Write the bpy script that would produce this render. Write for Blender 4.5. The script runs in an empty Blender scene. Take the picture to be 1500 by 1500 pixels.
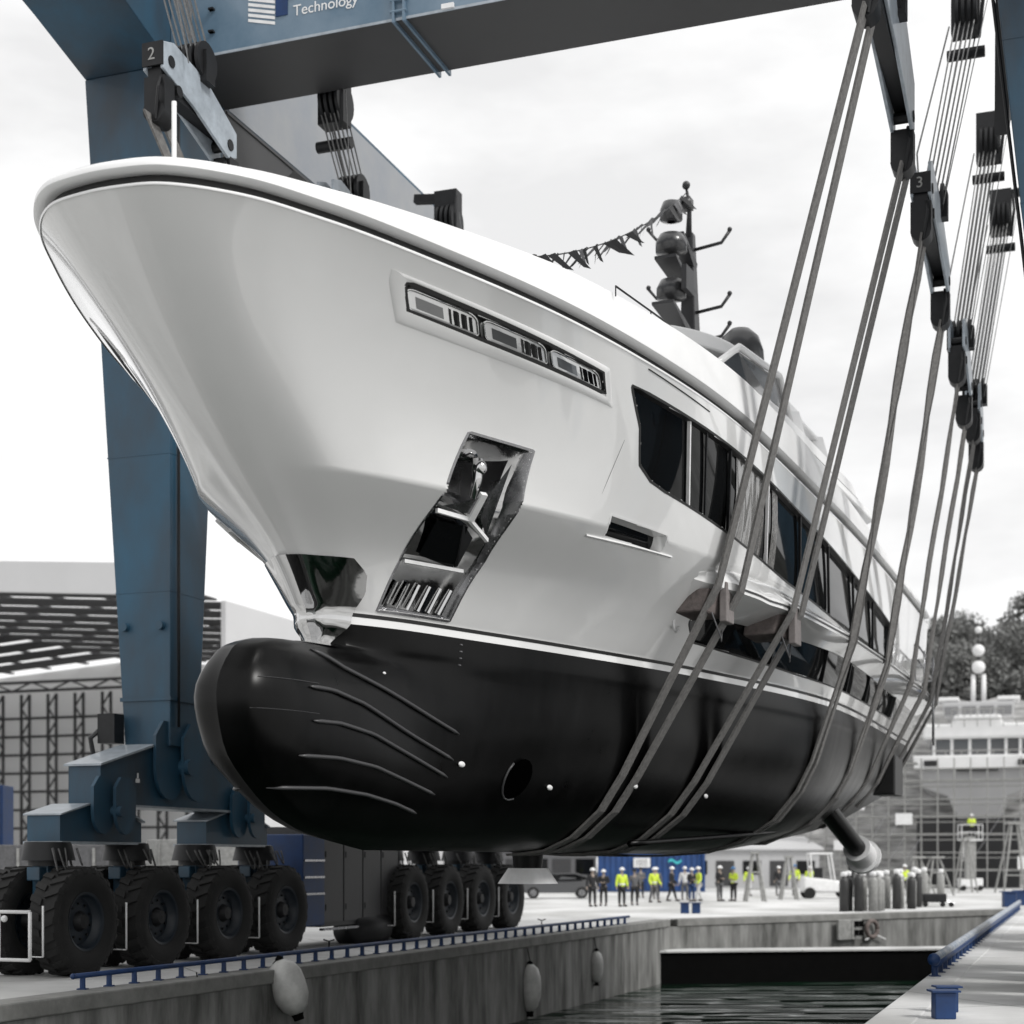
import bpy, math, random
import numpy as np
from mathutils import Vector, Matrix
R=math.radians
sc=bpy.context.scene
C=sc.collection
random.seed(7)
# ------------------------------------------------------------ camera, sky, sun, exposure
cam_d=bpy.data.cameras.new("Camera");cam=bpy.data.objects.new("Camera",cam_d);C.objects.link(cam)
cam.location=(0,0,2.1);cam.rotation_euler=(R(90),0,0)
cam_d.sensor_width=36;cam_d.lens=57.6;cam_d.shift_y=512/1500
cam_d.clip_start=.1;cam_d.clip_end=3000
cam_d.dof.use_dof=True;cam_d.dof.focus_distance=24.5;cam_d.dof.aperture_fstop=1.0
sc.camera=cam
sc.view_settings.view_transform='Standard';sc.view_settings.look='None';sc.view_settings.exposure=.2;sc.view_settings.gamma=1
W=bpy.data.worlds.new("World");sc.world=W;W.use_nodes=True
nt=W.node_tree;nt.nodes.clear();N=nt.nodes.new;Lk=nt.links.new
out=N('ShaderNodeOutputWorld');bg=N('ShaderNodeBackground');Lk(bg.outputs[0],out.inputs[0])
sky=N('ShaderNodeTexSky');sky.sky_type='NISHITA';sky.sun_disc=False;sky.sun_elevation=R(44);sky.sun_rotation=R(128)
bw=N('ShaderNodeRGBToBW');Lk(sky.outputs[0],bw.inputs[0])
m1=N('ShaderNodeMath');m1.operation='MULTIPLY';m1.inputs[1].default_value=.012;Lk(bw.outputs[0],m1.inputs[0])
tc=N('ShaderNodeTexCoord');mp=N('ShaderNodeMapping');mp.inputs['Scale'].default_value=(1.5,1.5,4.2);Lk(tc.outputs['Generated'],mp.inputs[0])
nz=N('ShaderNodeTexNoise');nz.inputs['Scale'].default_value=1.9;nz.inputs['Detail'].default_value=6;nz.inputs['Roughness'].default_value=.55;Lk(mp.outputs[0],nz.inputs[0])
cr=N('ShaderNodeValToRGB');cr.color_ramp.elements[0].position=.36;cr.color_ramp.elements[0].color=(.77,.77,.775,1);cr.color_ramp.elements[1].position=.54;cr.color_ramp.elements[1].color=(.99,.99,.99,1)
Lk(nz.outputs[0],cr.inputs[0])
ad=N('ShaderNodeMix');ad.data_type='RGBA';ad.blend_type='ADD';ad.inputs[0].default_value=1
Lk(cr.outputs[0],ad.inputs[6]);Lk(m1.outputs[0],ad.inputs[7]);Lk(ad.outputs[2],bg.inputs[0])
bg.inputs[1].default_value=.94
sd=bpy.data.lights.new("Sun",'SUN');sd.energy=1.9;sd.angle=R(14);sd.color=(1,.985,.96)
so=bpy.data.objects.new("Sun",sd);C.objects.link(so);so.rotation_euler=(R(46),0,R(52))
# ------------------------------------------------------------ materials
MT={}
def mat(name,col,rough=.5,metal=0,coat=0,var=.0,vscale=3.,bump=0,bscale=40.,stretch=None,spec=.5,col2=None,detail=6,aniso=None,trans=0):
    if name in MT: return MT[name]
    m=bpy.data.materials.new(name);m.use_nodes=True;t=m.node_tree;b=t.nodes['Principled BSDF']
    if len(col)==3: col=tuple(col)+(1,)
    b.inputs['Base Color'].default_value=col;b.inputs['Roughness'].default_value=rough;b.inputs['Metallic'].default_value=metal
    b.inputs['Specular IOR Level'].default_value=spec
    b.inputs['Coat Weight'].default_value=coat;b.inputs['Coat Roughness'].default_value=.03
    b.inputs['Transmission Weight'].default_value=trans
    if var or col2 or bump:
        tcn=t.nodes.new('ShaderNodeTexCoord');mpn=t.nodes.new('ShaderNodeMapping');t.links.new(tcn.outputs['Object'],mpn.inputs[0])
        if stretch: mpn.inputs['Scale'].default_value=stretch
    if var or col2:
        n=t.nodes.new('ShaderNodeTexNoise');n.inputs['Scale'].default_value=vscale;n.inputs['Detail'].default_value=detail;n.inputs['Roughness'].default_value=.62
        t.links.new(mpn.outputs[0],n.inputs[0])
        r=t.nodes.new('ShaderNodeValToRGB');r.color_ramp.elements[0].position=.32;r.color_ramp.elements[1].position=.68
        if col2: c0=tuple(col2)+(1,)
        else: c0=tuple(c*(1-var) for c in col[:3])+(1,)
        r.color_ramp.elements[0].color=c0;r.color_ramp.elements[1].color=tuple(min(1,c*(1+var*.5)) for c in col[:3])+(1,) if not col2 else col
        t.links.new(n.outputs[0],r.inputs[0]);t.links.new(r.outputs[0],b.inputs['Base Color'])
        rr=t.nodes.new('ShaderNodeMapRange');rr.inputs[3].default_value=max(0,rough-.08);rr.inputs[4].default_value=min(1,rough+.1)
        if rough>.12: t.links.new(n.outputs[0],rr.inputs[0]);t.links.new(rr.outputs[0],b.inputs['Roughness'])
    if bump:
        n2=t.nodes.new('ShaderNodeTexNoise');n2.inputs['Scale'].default_value=bscale;n2.inputs['Detail'].default_value=5
        t.links.new(mpn.outputs[0],n2.inputs[0]);bp=t.nodes.new('ShaderNodeBump');bp.inputs['Strength'].default_value=bump;bp.inputs['Distance'].default_value=.02
        t.links.new(n2.outputs[0],bp.inputs['Height']);t.links.new(bp.outputs[0],b.inputs['Normal'])
    b.inputs['Coat IOR'].default_value=1.6
    MT[name]=m;return m
WHITE=mat('hull white gloss',(.72,.72,.715),.2,0,1,var=.03,vscale=.6,bump=.035,bscale=.5)
WHITE2=mat('deck white',(.8,.8,.8),.4,0,.2,var=.05,vscale=1.2)
BLACKHULL=mat('antifouling black',(.0018,.0018,.0019),.30,0,.0,var=.8,vscale=2.2,bump=.09,bscale=1.6,spec=.18,stretch=(1,1,.3))
BULBG=BLACKHULL
DARKLINE=mat('dark gasket',(.012,.012,.012),.45)
CHROME=mat('polished steel',(.55,.55,.55),.06,1,bump=.06,bscale=5)
STEEL=mat('brushed steel',(.35,.35,.36),.25,1,var=.2,vscale=8)
GLASS=mat('tinted glass',(.006,.0065,.007),.03,0,0,spec=.2)
GLASS2=mat('deck house glass',(.11,.112,.115),.08,0,1,spec=1.)
CURT=mat('drawn curtain behind glass',(.16,.155,.15),.25,0,1,var=.5,vscale=3,stretch=(9,9,.4))
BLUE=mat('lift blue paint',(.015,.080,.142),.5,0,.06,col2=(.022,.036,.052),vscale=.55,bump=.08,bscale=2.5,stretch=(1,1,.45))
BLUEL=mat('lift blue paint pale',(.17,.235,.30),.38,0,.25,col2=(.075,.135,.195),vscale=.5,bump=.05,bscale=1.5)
SHADEGREY=mat('underside shade grey',(.05,.05,.051),.55,0,.0,col2=(.034,.034,.036),vscale=.5)  # shade of undersides is put into this dark grey
PANELG=mat('grey girder plate',(.30,.305,.31),.5,0,.1,col2=(.22,.24,.27),vscale=.5)
CLOTHG=mat('sling grey webbing',(.155,.15,.145),.85,0,0,var=.35,vscale=14,bump=.3,bscale=80)
CABLE=mat('steel wire',(.20,.20,.20),.45,.6,var=.3,vscale=20)
RUBBER=mat('tyre rubber',(.014,.0138,.0135),.8,col2=(.004,.004,.004),vscale=2.5,bump=.2,bscale=30)
RIMM=mat('rim blue',(.006,.012,.02),.45)
BLKST=mat('black steel',(.012,.0125,.014),.5,.3,var=.4,vscale=6)
PLATE=mat('block grey paint',(.33,.37,.41),.45,0,.2,var=.25,vscale=4)
WPAINT=mat('white paint',(.75,.75,.75),.5,var=.1,vscale=5)
RAILB=mat('rail blue paint',(.002,.030,.115),.5,0,0,var=.3,vscale=3)
CONC=mat('quay concrete',(.66,.66,.655),.8,var=.22,vscale=.35,bump=.25,bscale=6,detail=9)
WALLC=mat('dock wall concrete',(.30,.30,.29),.85,col2=(.06,.06,.056),vscale=1.6,stretch=(1,1,.22),bump=.35,bscale=8)
def joints(m,sc_,amt):
    t=m.node_tree;b=t.nodes['Principled BSDF'];src=b.inputs['Base Color'].links[0].from_socket
    tcn=t.nodes.new('ShaderNodeTexCoord');mpn=t.nodes.new('ShaderNodeMapping');mpn.inputs['Rotation'].default_value=(0,0,R(-20));t.links.new(tcn.outputs['Object'],mpn.inputs[0])
    br=t.nodes.new('ShaderNodeTexBrick');br.offset=0;br.inputs['Scale'].default_value=sc_;br.inputs['Mortar Size'].default_value=.004;br.inputs['Color1'].default_value=(1,1,1,1);br.inputs['Color2'].default_value=(.93,.93,.93,1);br.inputs['Mortar'].default_value=(amt,amt,amt,1)
    br.inputs['Brick Width'].default_value=1;br.inputs['Row Height'].default_value=1
    nz_=t.nodes.new('ShaderNodeTexNoise');nz_.inputs['Scale'].default_value=.18;nz_.inputs['Detail'].default_value=8;t.links.new(tcn.outputs['Object'],nz_.inputs[0])
    rp=t.nodes.new('ShaderNodeValToRGB');rp.color_ramp.elements[0].position=.42;rp.color_ramp.elements[0].color=(.72,.72,.71,1);rp.color_ramp.elements[1].position=.56;t.links.new(nz_.outputs[0],rp.inputs[0])
    t.links.new(mpn.outputs[0],br.inputs[0]);m1=t.nodes.new('ShaderNodeMix');m1.data_type='RGBA';m1.blend_type='MULTIPLY';m1.inputs[0].default_value=1
    t.links.new(src,m1.inputs[6]);t.links.new(br.outputs[0],m1.inputs[7]);m2=t.nodes.new('ShaderNodeMix');m2.data_type='RGBA';m2.blend_type='MULTIPLY';m2.inputs[0].default_value=1
    t.links.new(m1.outputs[2],m2.inputs[6]);t.links.new(rp.outputs[0],m2.inputs[7]);t.links.new(m2.outputs[2],b.inputs['Base Color'])
joints(CONC,.2,.45)
COPE=mat('coping concrete',(.22,.22,.21),.85,var=.3,vscale=2,bump=.3,bscale=10)
BLKF=mat('black fender timber',(.003,.003,.003),.8,0,0,spec=.08,var=.4,vscale=3)
FEND=mat('fender white vinyl',(.62,.62,.6),.5,0,.2,col2=(.38,.38,.37),vscale=2.5)
HIVIS=mat('hi vis yellow',(.60,.75,.06),.7,var=.2,vscale=8)
CLBLK=mat('dark clothing',(.018,.018,.02),.85,var=.3,vscale=9)
CLGR=mat('grey clothing',(.12,.12,.125),.85,var=.3,vscale=9)
CLWH=mat('white clothing',(.6,.6,.6),.85)
SKIN=mat('skin',(.30,.24,.20),.6)
HELM=mat('white helmet',(.75,.75,.75),.35,0,.3)
HELB=mat('blue helmet',(.01,.12,.30),.35,0,.3)
CONTB=mat('container blue',(.005,.045,.17),.5,0,.1,var=.25,vscale=.8)
CYLG=mat('gas bottle grey',(.30,.30,.29),.45,0,.1,var=.3,vscale=6)
CYLD=mat('gas bottle dark',(.03,.03,.03),.45)
LEAF=mat('foliage grey green',(.26,.262,.255),.8,col2=(.07,.072,.068),vscale=.2,detail=3)
BARK=mat('bark',(.06,.058,.055),.9)
STONE=mat('stone terrace wall',(.55,.545,.54),.85,col2=(.12,.12,.118),vscale=1.1,stretch=(.35,.35,2.2),bump=.3,bscale=4)
CLAD=mat('hangar cladding',(.42,.42,.425),.6,var=.12,vscale=.3)
def sheet(name,c):
    m=mat(name,c,.6);t=m.node_tree;b=t.nodes['Principled BSDF'];o=[n for n in t.nodes if n.type=='OUTPUT_MATERIAL'][0]
    tr=t.nodes.new('ShaderNodeBsdfTranslucent');tr.inputs[0].default_value=c+(1,);mx=t.nodes.new('ShaderNodeMixShader');mx.inputs[0].default_value=.6
    t.links.new(b.outputs[0],mx.inputs[1]);t.links.new(tr.outputs[0],mx.inputs[2]);t.links.new(mx.outputs[0],o.inputs[0]);return m
TRANS=sheet('translucent sheet',(.70,.70,.70))
CLADW=mat('hangar white sheet',(.52,.52,.525),.55,var=.06,vscale=.15)
SHEDD=mat('hangar dark steel',(.035,.035,.037),.6)
# ------------------------------------------------------------ helpers
class MB:
    def __init__(s): s.v=[];s.f=[]
    def add(s,vs,fs):
        k=len(s.v);s.v+=[tuple(v) for v in vs];s.f+=[tuple(i+k for i in f) for f in fs];return s
    def hexa(s,p): # 4 bottom ccw, 4 top
        return s.add(p,[(3,2,1,0),(4,5,6,7),(0,1,5,4),(1,2,6,5),(2,3,7,6),(3,0,4,7)])
    def box(s,x0,x1,y0,y1,z0,z1):
        return s.hexa([(x0,y0,z0),(x1,y0,z0),(x1,y1,z0),(x0,y1,z0),(x0,y0,z1),(x1,y0,z1),(x1,y1,z1),(x0,y1,z1)])
    def beam(s,a,b,w,h,up=(0,0,1)):
        a=Vector(a);b=Vector(b);d=(b-a).normalized();u=Vector(up)
        if abs(d.dot(u))>.98: u=Vector((1,0,0))
        x=d.cross(u).normalized();y=x.cross(d).normalized();x*=w/2;y*=h/2
        return s.hexa([a-x-y,a+x-y,a+x+y,a-x+y,b-x-y,b+x-y,b+x+y,b-x+y])
    def cyl(s,a,b,r0,r1=None,n=12,cap=True):
        if r1 is None: r1=r0
        a=Vector(a);b=Vector(b);d=(b-a).normalized();u=Vector((0,0,1)) if abs(d.z)<.9 else Vector((1,0,0))
        x=d.cross(u).normalized();y=d.cross(x).normalized();vs=[]
        for p,r in((a,r0),(b,r1)):
            for i in range(n):
                q=2*math.pi*i/n;vs.append(p+x*math.cos(q)*r+y*math.sin(q)*r)
        fs=[(i,(i+1)%n,n+(i+1)%n,n+i) for i in range(n)]
        if cap: fs+=[tuple(range(n))[::-1],tuple(range(n,2*n))]
        return s.add(vs,fs)
    def tube(s,pts,r,n=8,closed=False):
        P=[Vector(p) for p in pts];vs=[];m=len(P);prev=None
        for i,p in enumerate(P):
            d=(P[min(i+1,m-1)]-P[max(i-1,0)]).normalized()
            if prev is None:
                u=Vector((0,0,1)) if abs(d.z)<.9 else Vector((1,0,0));x=d.cross(u).normalized()
            else: x=(prev-d*prev.dot(d)).normalized()
            prev=x;y=d.cross(x);rr=r[i] if isinstance(r,(list,tuple)) else r
            for k in range(n):
                q=2*math.pi*k/n;vs.append(p+x*math.cos(q)*rr+y*math.sin(q)*rr)
        fs=[(i*n+k,i*n+(k+1)%n,(i+1)*n+(k+1)%n,(i+1)*n+k) for i in range(m-1) for k in range(n)]
        fs+=[tuple(range(n))[::-1],tuple(range((m-1)*n,m*n))]
        return s.add(vs,fs)
    def grid(s,rows,closeu=False):
        n=len(rows[0]);vs=[p for r in rows for p in r];fs=[]
        for i in range(len(rows)-1):
            for k in range(n-1 if not closeu else n):
                fs.append((i*n+k,i*n+(k+1)%n,(i+1)*n+(k+1)%n,(i+1)*n+k))
        return s.add(vs,fs)
    def sphere(s,c,r,n=12,m=8,sc_=(1,1,1),z0=-1,z1=1):
        rows=[]
        for i in range(m+1):
            ph=math.asin(z0+(z1-z0)*i/m) if False else (math.asin(z0)+(math.asin(z1)-math.asin(z0))*i/m)
            rows.append([(c[0]+r*sc_[0]*math.cos(ph)*math.cos(2*math.pi*k/n),c[1]+r*sc_[1]*math.cos(ph)*math.sin(2*math.pi*k/n),c[2]+r*sc_[2]*math.sin(ph)) for k in range(n)])
        return s.grid(rows,True)
    def lathe(s,prof,c=(0,0,0),axis='z',n=16):
        rows=[]
        for r,h in prof:
            row=[]
            for k in range(n):
                q=2*math.pi*k/n;a,b=r*math.cos(q),r*math.sin(q)
                row.append((c[0]+a,c[1]+b,c[2]+h) if axis=='z' else (c[0]+a,c[1]+h,c[2]+b) if axis=='y' else (c[0]+h,c[1]+a,c[2]+b))
            rows.append(row)
        return s.grid(rows,True)
    def prism(s,poly,z0,z1,top=None):
        n=len(poly);top=top or poly
        vs=[(x,y,z0) for x,y in poly]+[(x,y,z1) for x,y in top]
        return s.add(vs,[(i,(i+1)%n,n+(i+1)%n,n+i) for i in range(n)]+[tuple(range(n))[::-1],tuple(range(n,2*n))])
    def mirror_y(s):
        k=len(s.v);s.v+=[(x,-y,z) for x,y,z in s.v];s.f+=[tuple(i+k for i in f[::-1]) for f in s.f];return s
    def xf(s,M):
        s.v=[tuple(M@Vector(v)) for v in s.v];return s
    def build(s,name,m,parent=None,smooth=False,bevel=0,fix=True,angle=None):
        me=bpy.data.meshes.new(name);me.from_pydata(s.v,[],s.f);me.update()
        if fix:
            import bmesh
            bm=bmesh.new();bm.from_mesh(me);bmesh.ops.recalc_face_normals(bm,faces=bm.faces);bm.to_mesh(me);bm.free()
        me.materials.append(m)
        if smooth:
            me.shade_smooth()
            if angle: me.set_sharp_from_angle(angle=R(angle))
        o=bpy.data.objects.new(name,me);C.objects.link(o)
        if parent: o.parent=parent
        if bevel:
            b=o.modifiers.new('b','BEVEL');b.width=bevel;b.segments=2;b.limit_method='ANGLE'
        return o
def tag(o,label=None,cat=None,group=None,kind=None):
    if label: o['label']=label
    if cat: o['category']=cat
    if group: o['group']=group
    if kind: o['kind']=kind
    return o
def thing(name,label,cat,loc=(0,0,0),rz=0,group=None):
    o=bpy.data.objects.new(name,None);C.objects.link(o);o.location=loc;o.rotation_euler=(0,0,rz);o.empty_display_size=.2
    return tag(o,label,cat,group)
def copy_tree(o,parent=None):
    c=o.copy();C.objects.link(c);c.parent=parent
    for ch in list(o.children): copy_tree(ch,c)
    return c
def lerp(a,b,t): return a+(b-a)*t
def poly_at(P,f):
    # point at fraction f of polyline (by length)
    L=[0]
    for i in range(1,len(P)): L.append(L[-1]+math.dist(P[i],P[i-1]))
    d=f*L[-1];i=1
    while i<len(P)-1 and L[i]<d: i+=1
    t=(d-L[i-1])/max(1e-9,L[i]-L[i-1]);return tuple(lerp(a,b,t) for a,b in zip(P[i-1],P[i]))
def text(name,body,size,M,m,parent,ext=.01):
    c=bpy.data.curves.new(name,'FONT');c.body=body;c.size=size;c.extrude=ext;c.align_x='LEFT'
    o=bpy.data.objects.new(name,c);C.objects.link(o);c.materials.append(m)
    bpy.context.view_layer.update();me=bpy.data.meshes.new_from_object(o.evaluated_get(bpy.context.evaluated_depsgraph_get()));bpy.data.objects.remove(o)
    o=bpy.data.objects.new(name,me);C.objects.link(o);o.parent=parent;o.matrix_local=M;return o
# ------------------------------------------------------------ the setting
def flat(name,polys,z,m,kind='structure'):
    mb=MB()
    for p in polys: mb.add([(x,y,z) for x,y in p],[tuple(range(len(p)))])
    return tag(mb.build(name,m,fix=False),kind=kind)
dl=Vector((.350,.9367));  # left quay edge direction
LE0=Vector((-7.5,24.0));NL=LE0-dl*34;CL=Vector((5.68,59.29));CR=Vector((22.41,72.6))
dr=Vector((CR.x-4.61,CR.y-21.18)).normalized();NR=Vector((4.61,21.18))-dr*31
t2=lambda v:(v.x,v.y)
flat('quay_ground',[[(-400,-60),(-400,60) ,t2(CL),t2(NL),(NL.x-3,-60)],
 [(-400,60),(-400,700),(500,700),(500,72.6+18),t2(CR),t2(CL)],
 [t2(NR),t2(CR),(500,90.6),(500,-60),(NR.x+1.5,-60)]],0,CONC)
def wall(name,a,b,n,m,z0,z1,th,label):
    mb=MB();a=Vector(a);b=Vector(b);n=Vector(n)*th
    mb.hexa([(a.x,a.y,z0),(b.x,b.y,z0),(b.x+n.x,b.y+n.y,z0),(a.x+n.x,a.y+n.y,z0),(a.x,a.y,z1),(b.x,b.y,z1),(b.x+n.x,b.y+n.y,z1),(a.x+n.x,a.y+n.y,z1)])
    return tag(mb.build(name,m),label,'dock wall',kind='structure')
wall('quay_wall',NL,CL,(-.9367,.35),WALLC,-4.5,-.262,1.2,'long stained concrete dock wall under the blue railing')
wall('quay_wall',CL,CR,(-.62,.78),WALLC,-4.5,-.262,1.2,'stained end wall of the dock below the people')
wall('quay_wall',NR,CR,(.94,-.33),WALLC,-4.5,-.262,1.2,'dock wall beneath the right hand quay')
# copings : a step proud of the walls
def coping(a,b,n):
    a=Vector(a);b=Vector(b);n=Vector(n);mb=MB();o=n*-.06;i=n*.55
    mb.hexa([(*(a+o),-.26),(*(b+o),-.26),(*(b+i),-.26),(*(a+i),-.26),(*(a+o),.012),(*(b+o),.012),(*(b+i),.012),(*(a+i),.012)])
    return tag(mb.build('quay_coping',COPE,bevel=.03),kind='structure')
coping(NL,CL,(-.9367,.35));coping(CL+Vector((.3,.25)),CR,(-.62,.78))
c3=coping(NR,CR,(.94,-.33));c3.data.materials[0]=CONC
# water
mw=bpy.data.materials.new('water');mw.use_nodes=True;t=mw.node_tree;b=t.nodes['Principled BSDF']
b.inputs['Base Color'].default_value=(.004,.015,.008,1);b.inputs['Roughness'].default_value=.06;b.inputs['IOR'].default_value=1.33
tcn=t.nodes.new('ShaderNodeTexCoord');mpn=t.nodes.new('ShaderNodeMapping');mpn.inputs['Scale'].default_value=(.09,.42,1);mpn.inputs['Rotation'].default_value=(0,0,R(-10))
n1=t.nodes.new('ShaderNodeTexNoise');n1.inputs['Scale'].default_value=1.5;n1.inputs['Detail'].default_value=2
t.links.new(tcn.outputs['Object'],mpn.inputs[0]);t.links.new(mpn.outputs[0],n1.inputs[0])
bp=t.nodes.new('ShaderNodeBump');bp.inputs['Strength'].default_value=1;bp.inputs['Distance'].default_value=1.7;t.links.new(n1.outputs[0],bp.inputs['Height']);t.links.new(bp.outputs[0],b.inputs['Normal'])
flat('dock_water',[[(NL.x-3,-60),t2(NL),t2(CL+Vector((-.5,.6))),t2(CR+Vector((0,.6))),(NR.x+2,-60)]],-2.25,mw)
# dark ledge along the end wall
mb=MB();a=Vector((5.2,58.2));b_=Vector((19.5,60.6));n=Vector((.165,-.986))*-1.5;a,b_,n=a-n*0,b_-n*0,-n;a=a-n;b_=b_-n
mb.hexa([(*a,-2.6),(*(a+n),-2.6),(*(b_+n),-2.6),(*b_,-2.6),(*a,-1.14),(*(a+n),-1.14),(*(b_+n),-1.14),(*b_,-1.14)])
root=thing('dock_ledge','black timber ledge along the far end of the dock','ledge')
mb.build('fender_timber',BLKF,root)
mb=MB();mb.hexa([(*(a+n*.0),-1.138),(*(a+n*1.06),-1.138),(*(b_+n*1.06),-1.138),(*b_,-1.138),(*a,-1.08),(*(a+n*1.06),-1.08),(*(b_+n*1.06),-1.08),(*b_,-1.08)])
mb.build('capping',CONC,root)
def pchip(xs,ys,x):
    n=len(xs)
    if x<=xs[0]: i=0
    elif x>=xs[-1]: i=n-2
    else:
        i=0
        while x>xs[i+1]: i+=1
    h=[xs[j+1]-xs[j] for j in range(n-1)]
    d=[(ys[j+1]-ys[j])/h[j] for j in range(n-1)]
    def m(j):
        if j==0: return d[0]
        if j==n-1: return d[-1]
        if d[j-1]*d[j]<=0: return 0
        w1=2*h[j]+h[j-1];w2=h[j]+2*h[j-1]
        return (w1+w2)/(w1/d[j-1]+w2/d[j])
    a,b=m(i),m(i+1);t=(x-xs[i])/h[i]
    t=max(-.0,min(1.,t))
    return (ys[i]*(1+2*t)*(1-t)**2+a*h[i]*t*(1-t)**2+ys[i+1]*t*t*(3-2*t)+b*h[i]*t*t*(t-1))
LEV={5.55:[(5.38,0),(5.43,.12),(5.55,.24),(5.8,.42),(6.5,.78),(8.2,1.35),(10.5,2.05),(14.5,3.05),(21.5,3.95),(33.5,3.35)],
6.3:[(4.75,0),(4.8,.16),(4.95,.32),(5.2,.58),(5.95,1.0),(7.6,1.6),(9.8,2.35),(13.8,3.45),(21.2,4.2),(33.5,3.6)],
7.15:[(3.65,0),(3.7,.25),(3.85,.48),(4.08,.88),(4.8,1.42),(6.35,2.12),(8.6,2.92),(13,3.95),(21,4.35),(33.5,3.75)],
7.9:[(2.65,0),(2.7,.32),(2.9,.6),(3.3,.98),(4.15,1.45),(5.8,2.15),(8.1,3.15),(12.7,4.2),(20.5,4.4),(33.5,3.85)],
8.5:[(1.95,0),(2.0,.4),(2.2,.75),(2.68,1.1),(3.6,1.58),(5.15,2.3),(7.7,3.3),(12.4,4.3),(20,4.4),(33.5,3.9)],
9.02:[(1.35,0),(1.42,.5),(1.65,.86),(2.15,1.2),(3.05,1.72),(4.7,2.52),(7.3,3.62),(12.2,4.4),(20,4.4),(33.5,3.9)],
9.6:[(.72,0),(.8,.6),(1.02,.98),(1.52,1.44),(2.42,1.98),(4.0,2.84),(6.8,3.88),(12,4.45),(20,4.4),(33.5,3.9)]}
ZR=[9.6,9.6,9.6,9.6,9.57,9.47,9.33,9.18,9.06,8.9]
LZ=sorted(LEV)
UI=list(range(10))
def lev_pt(z0,u):
    L=LEV[z0];return pchip(UI,[p[0] for p in L],u),pchip(UI,[p[1] for p in L],u)
def hull_uv(u,z):
    zs=LZ[:3] if z<=7.15 else LZ[2:]
    P=[lev_pt(q,u) for q in zs]
    return pchip(zs,[p[0] for p in P],z),pchip(zs,[p[1] for p in P],z)
LLOW={5.12:[(5.52,0),(5.56,.08),(5.66,.16),(5.88,.36),(6.5,.74),(8.2,1.34),(10.5,2.03),(14.5,3.02),(21.5,3.93),(33.5,3.32)],
5.0:[(3.95,0),(4.05,.2),(4.6,.3),(5.5,.36),(6.5,.72),(8.2,1.33),(10.5,2.0),(14.5,2.97),(21.5,3.9),(33.5,3.28)],
4.8:[(3.45,0),(3.55,.28),(4.1,.5),(5.2,.58),(6.5,.8),(8.2,1.3),(10.5,1.96),(14.5,2.92),(21.5,3.87),(33.5,3.2)],
4.2:[(3.1,0),(3.22,.38),(3.85,.7),(5.2,.82),(6.6,.96),(8.3,1.3),(10.5,1.87),(14.5,2.77),(21.5,3.72),(33.3,2.95)],
3.6:[(3.25,0),(3.4,.36),(4.0,.68),(5.4,.85),(6.8,.96),(8.4,1.2),(10.5,1.67),(14.5,2.5),(21.5,3.42),(31,2.6)],
3.0:[(3.95,0),(4.1,.28),(4.75,.54),(6,.72),(7.2,.84),(8.7,1.0),(10.6,1.37),(14.5,2.05),(21,2.9),(28,2.2)],
2.55:[(5.0,0),(5.15,.18),(5.8,.34),(7,.46),(8,.56),(9.2,.7),(11,.97),(14.5,1.5),(20,2.1),(24,1.6)],
2.33:[(6.4,0),(6.6,.08),(7.3,.16),(8.2,.24),(9,.3),(10,.4),(11.5,.6),(14.5,.95),(19,1.4),(22,1.0)],
2.27:[(6.9,0),(7.0,.02),(7.5,.05),(8.4,.08),(9.1,.1),(10.1,.14),(11.6,.2),(14.5,.3),(19,.4),(22,.3)]}
# fair the level curves : smooth along u (mirror-symmetric at the stem)
_ud=np.arange(-2,11.001,.02);_ft={}
def _fair(L,sig):
    _gk=np.exp(-.5*(np.arange(-60,61)*.02/sig)**2);_gk/=_gk.sum()
    s=[];t=[];e=9
    for u in _ud:
        a=abs(u);sg=1 if u>=0 else -1
        if a<=9: p,q=pchip(UI,[c[0] for c in L],a),pchip(UI,[c[1] for c in L],a)
        else:
            p0=(pchip(UI,[c[0] for c in L],8.9),pchip(UI,[c[1] for c in L],8.9));p1=L[-1];k=(a-9)/.1;p,q=p1[0]+(p1[0]-p0[0])*k,p1[1]+(p1[1]-p0[1])*k
        s.append(p);t.append(q*sg)
    s=np.convolve(np.array(s),_gk,'same');t=np.convolve(np.array(t),_gk,'same')
    return s,t
for _z in LZ: _ft[_z]=_fair(LEV[_z],.24 if _z>7.5 else .12 if _z<6.5 else .18)
def lev_pt(z0,u):
    a=_ft[z0];x=(u+2)/.02;i=int(x);i=min(max(i,0),len(_ud)-2);f=x-i
    return float(a[0][i]*(1-f)+a[0][i+1]*f),float(a[1][i]*(1-f)+a[1][i+1]*f)
LOWZ=[5.4]+sorted(LLOW,reverse=True)
def low_pts(z,u):
    if z==5.4: return lev_pt(5.55,u)
    L=LLOW[z]
    return pchip(UI,[p[0] for p in L],u),pchip(UI,[p[1] for p in L],u)
_us=[i*.06 for i in range(151)]
_zt=[5.4+.1*i for i in range(44)]
_tab=[];_pc={}
_lp={u:[lev_pt(q,u) for q in LZ] for u in _us}
def _uvz(u,z,P=None):
    P=P or [lev_pt(q,u) for q in LZ]
    z=max(z,5.55)
    if z<=7.15: zs,Q=LZ[:3],P[:3]
    else:
        key=round(u,5)
        if key not in _pc:
            zz=np.array(LZ[2:])-7.15;w=np.array([30,1,1,1,3.])
            _pc[key]=(np.polyfit(zz,[p[0] for p in P[2:]],2,w=w),np.polyfit(zz,[p[1] for p in P[2:]],2,w=w))
        a,b=_pc[key];x=z-7.15
        return float((a[0]*x+a[1])*x+a[2]),(float((b[0]*x+b[1])*x+b[2]) if u>0 else 0.)
    return pchip(zs,[p[0] for p in Q],z),pchip(zs,[p[1] for p in Q],z)
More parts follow.
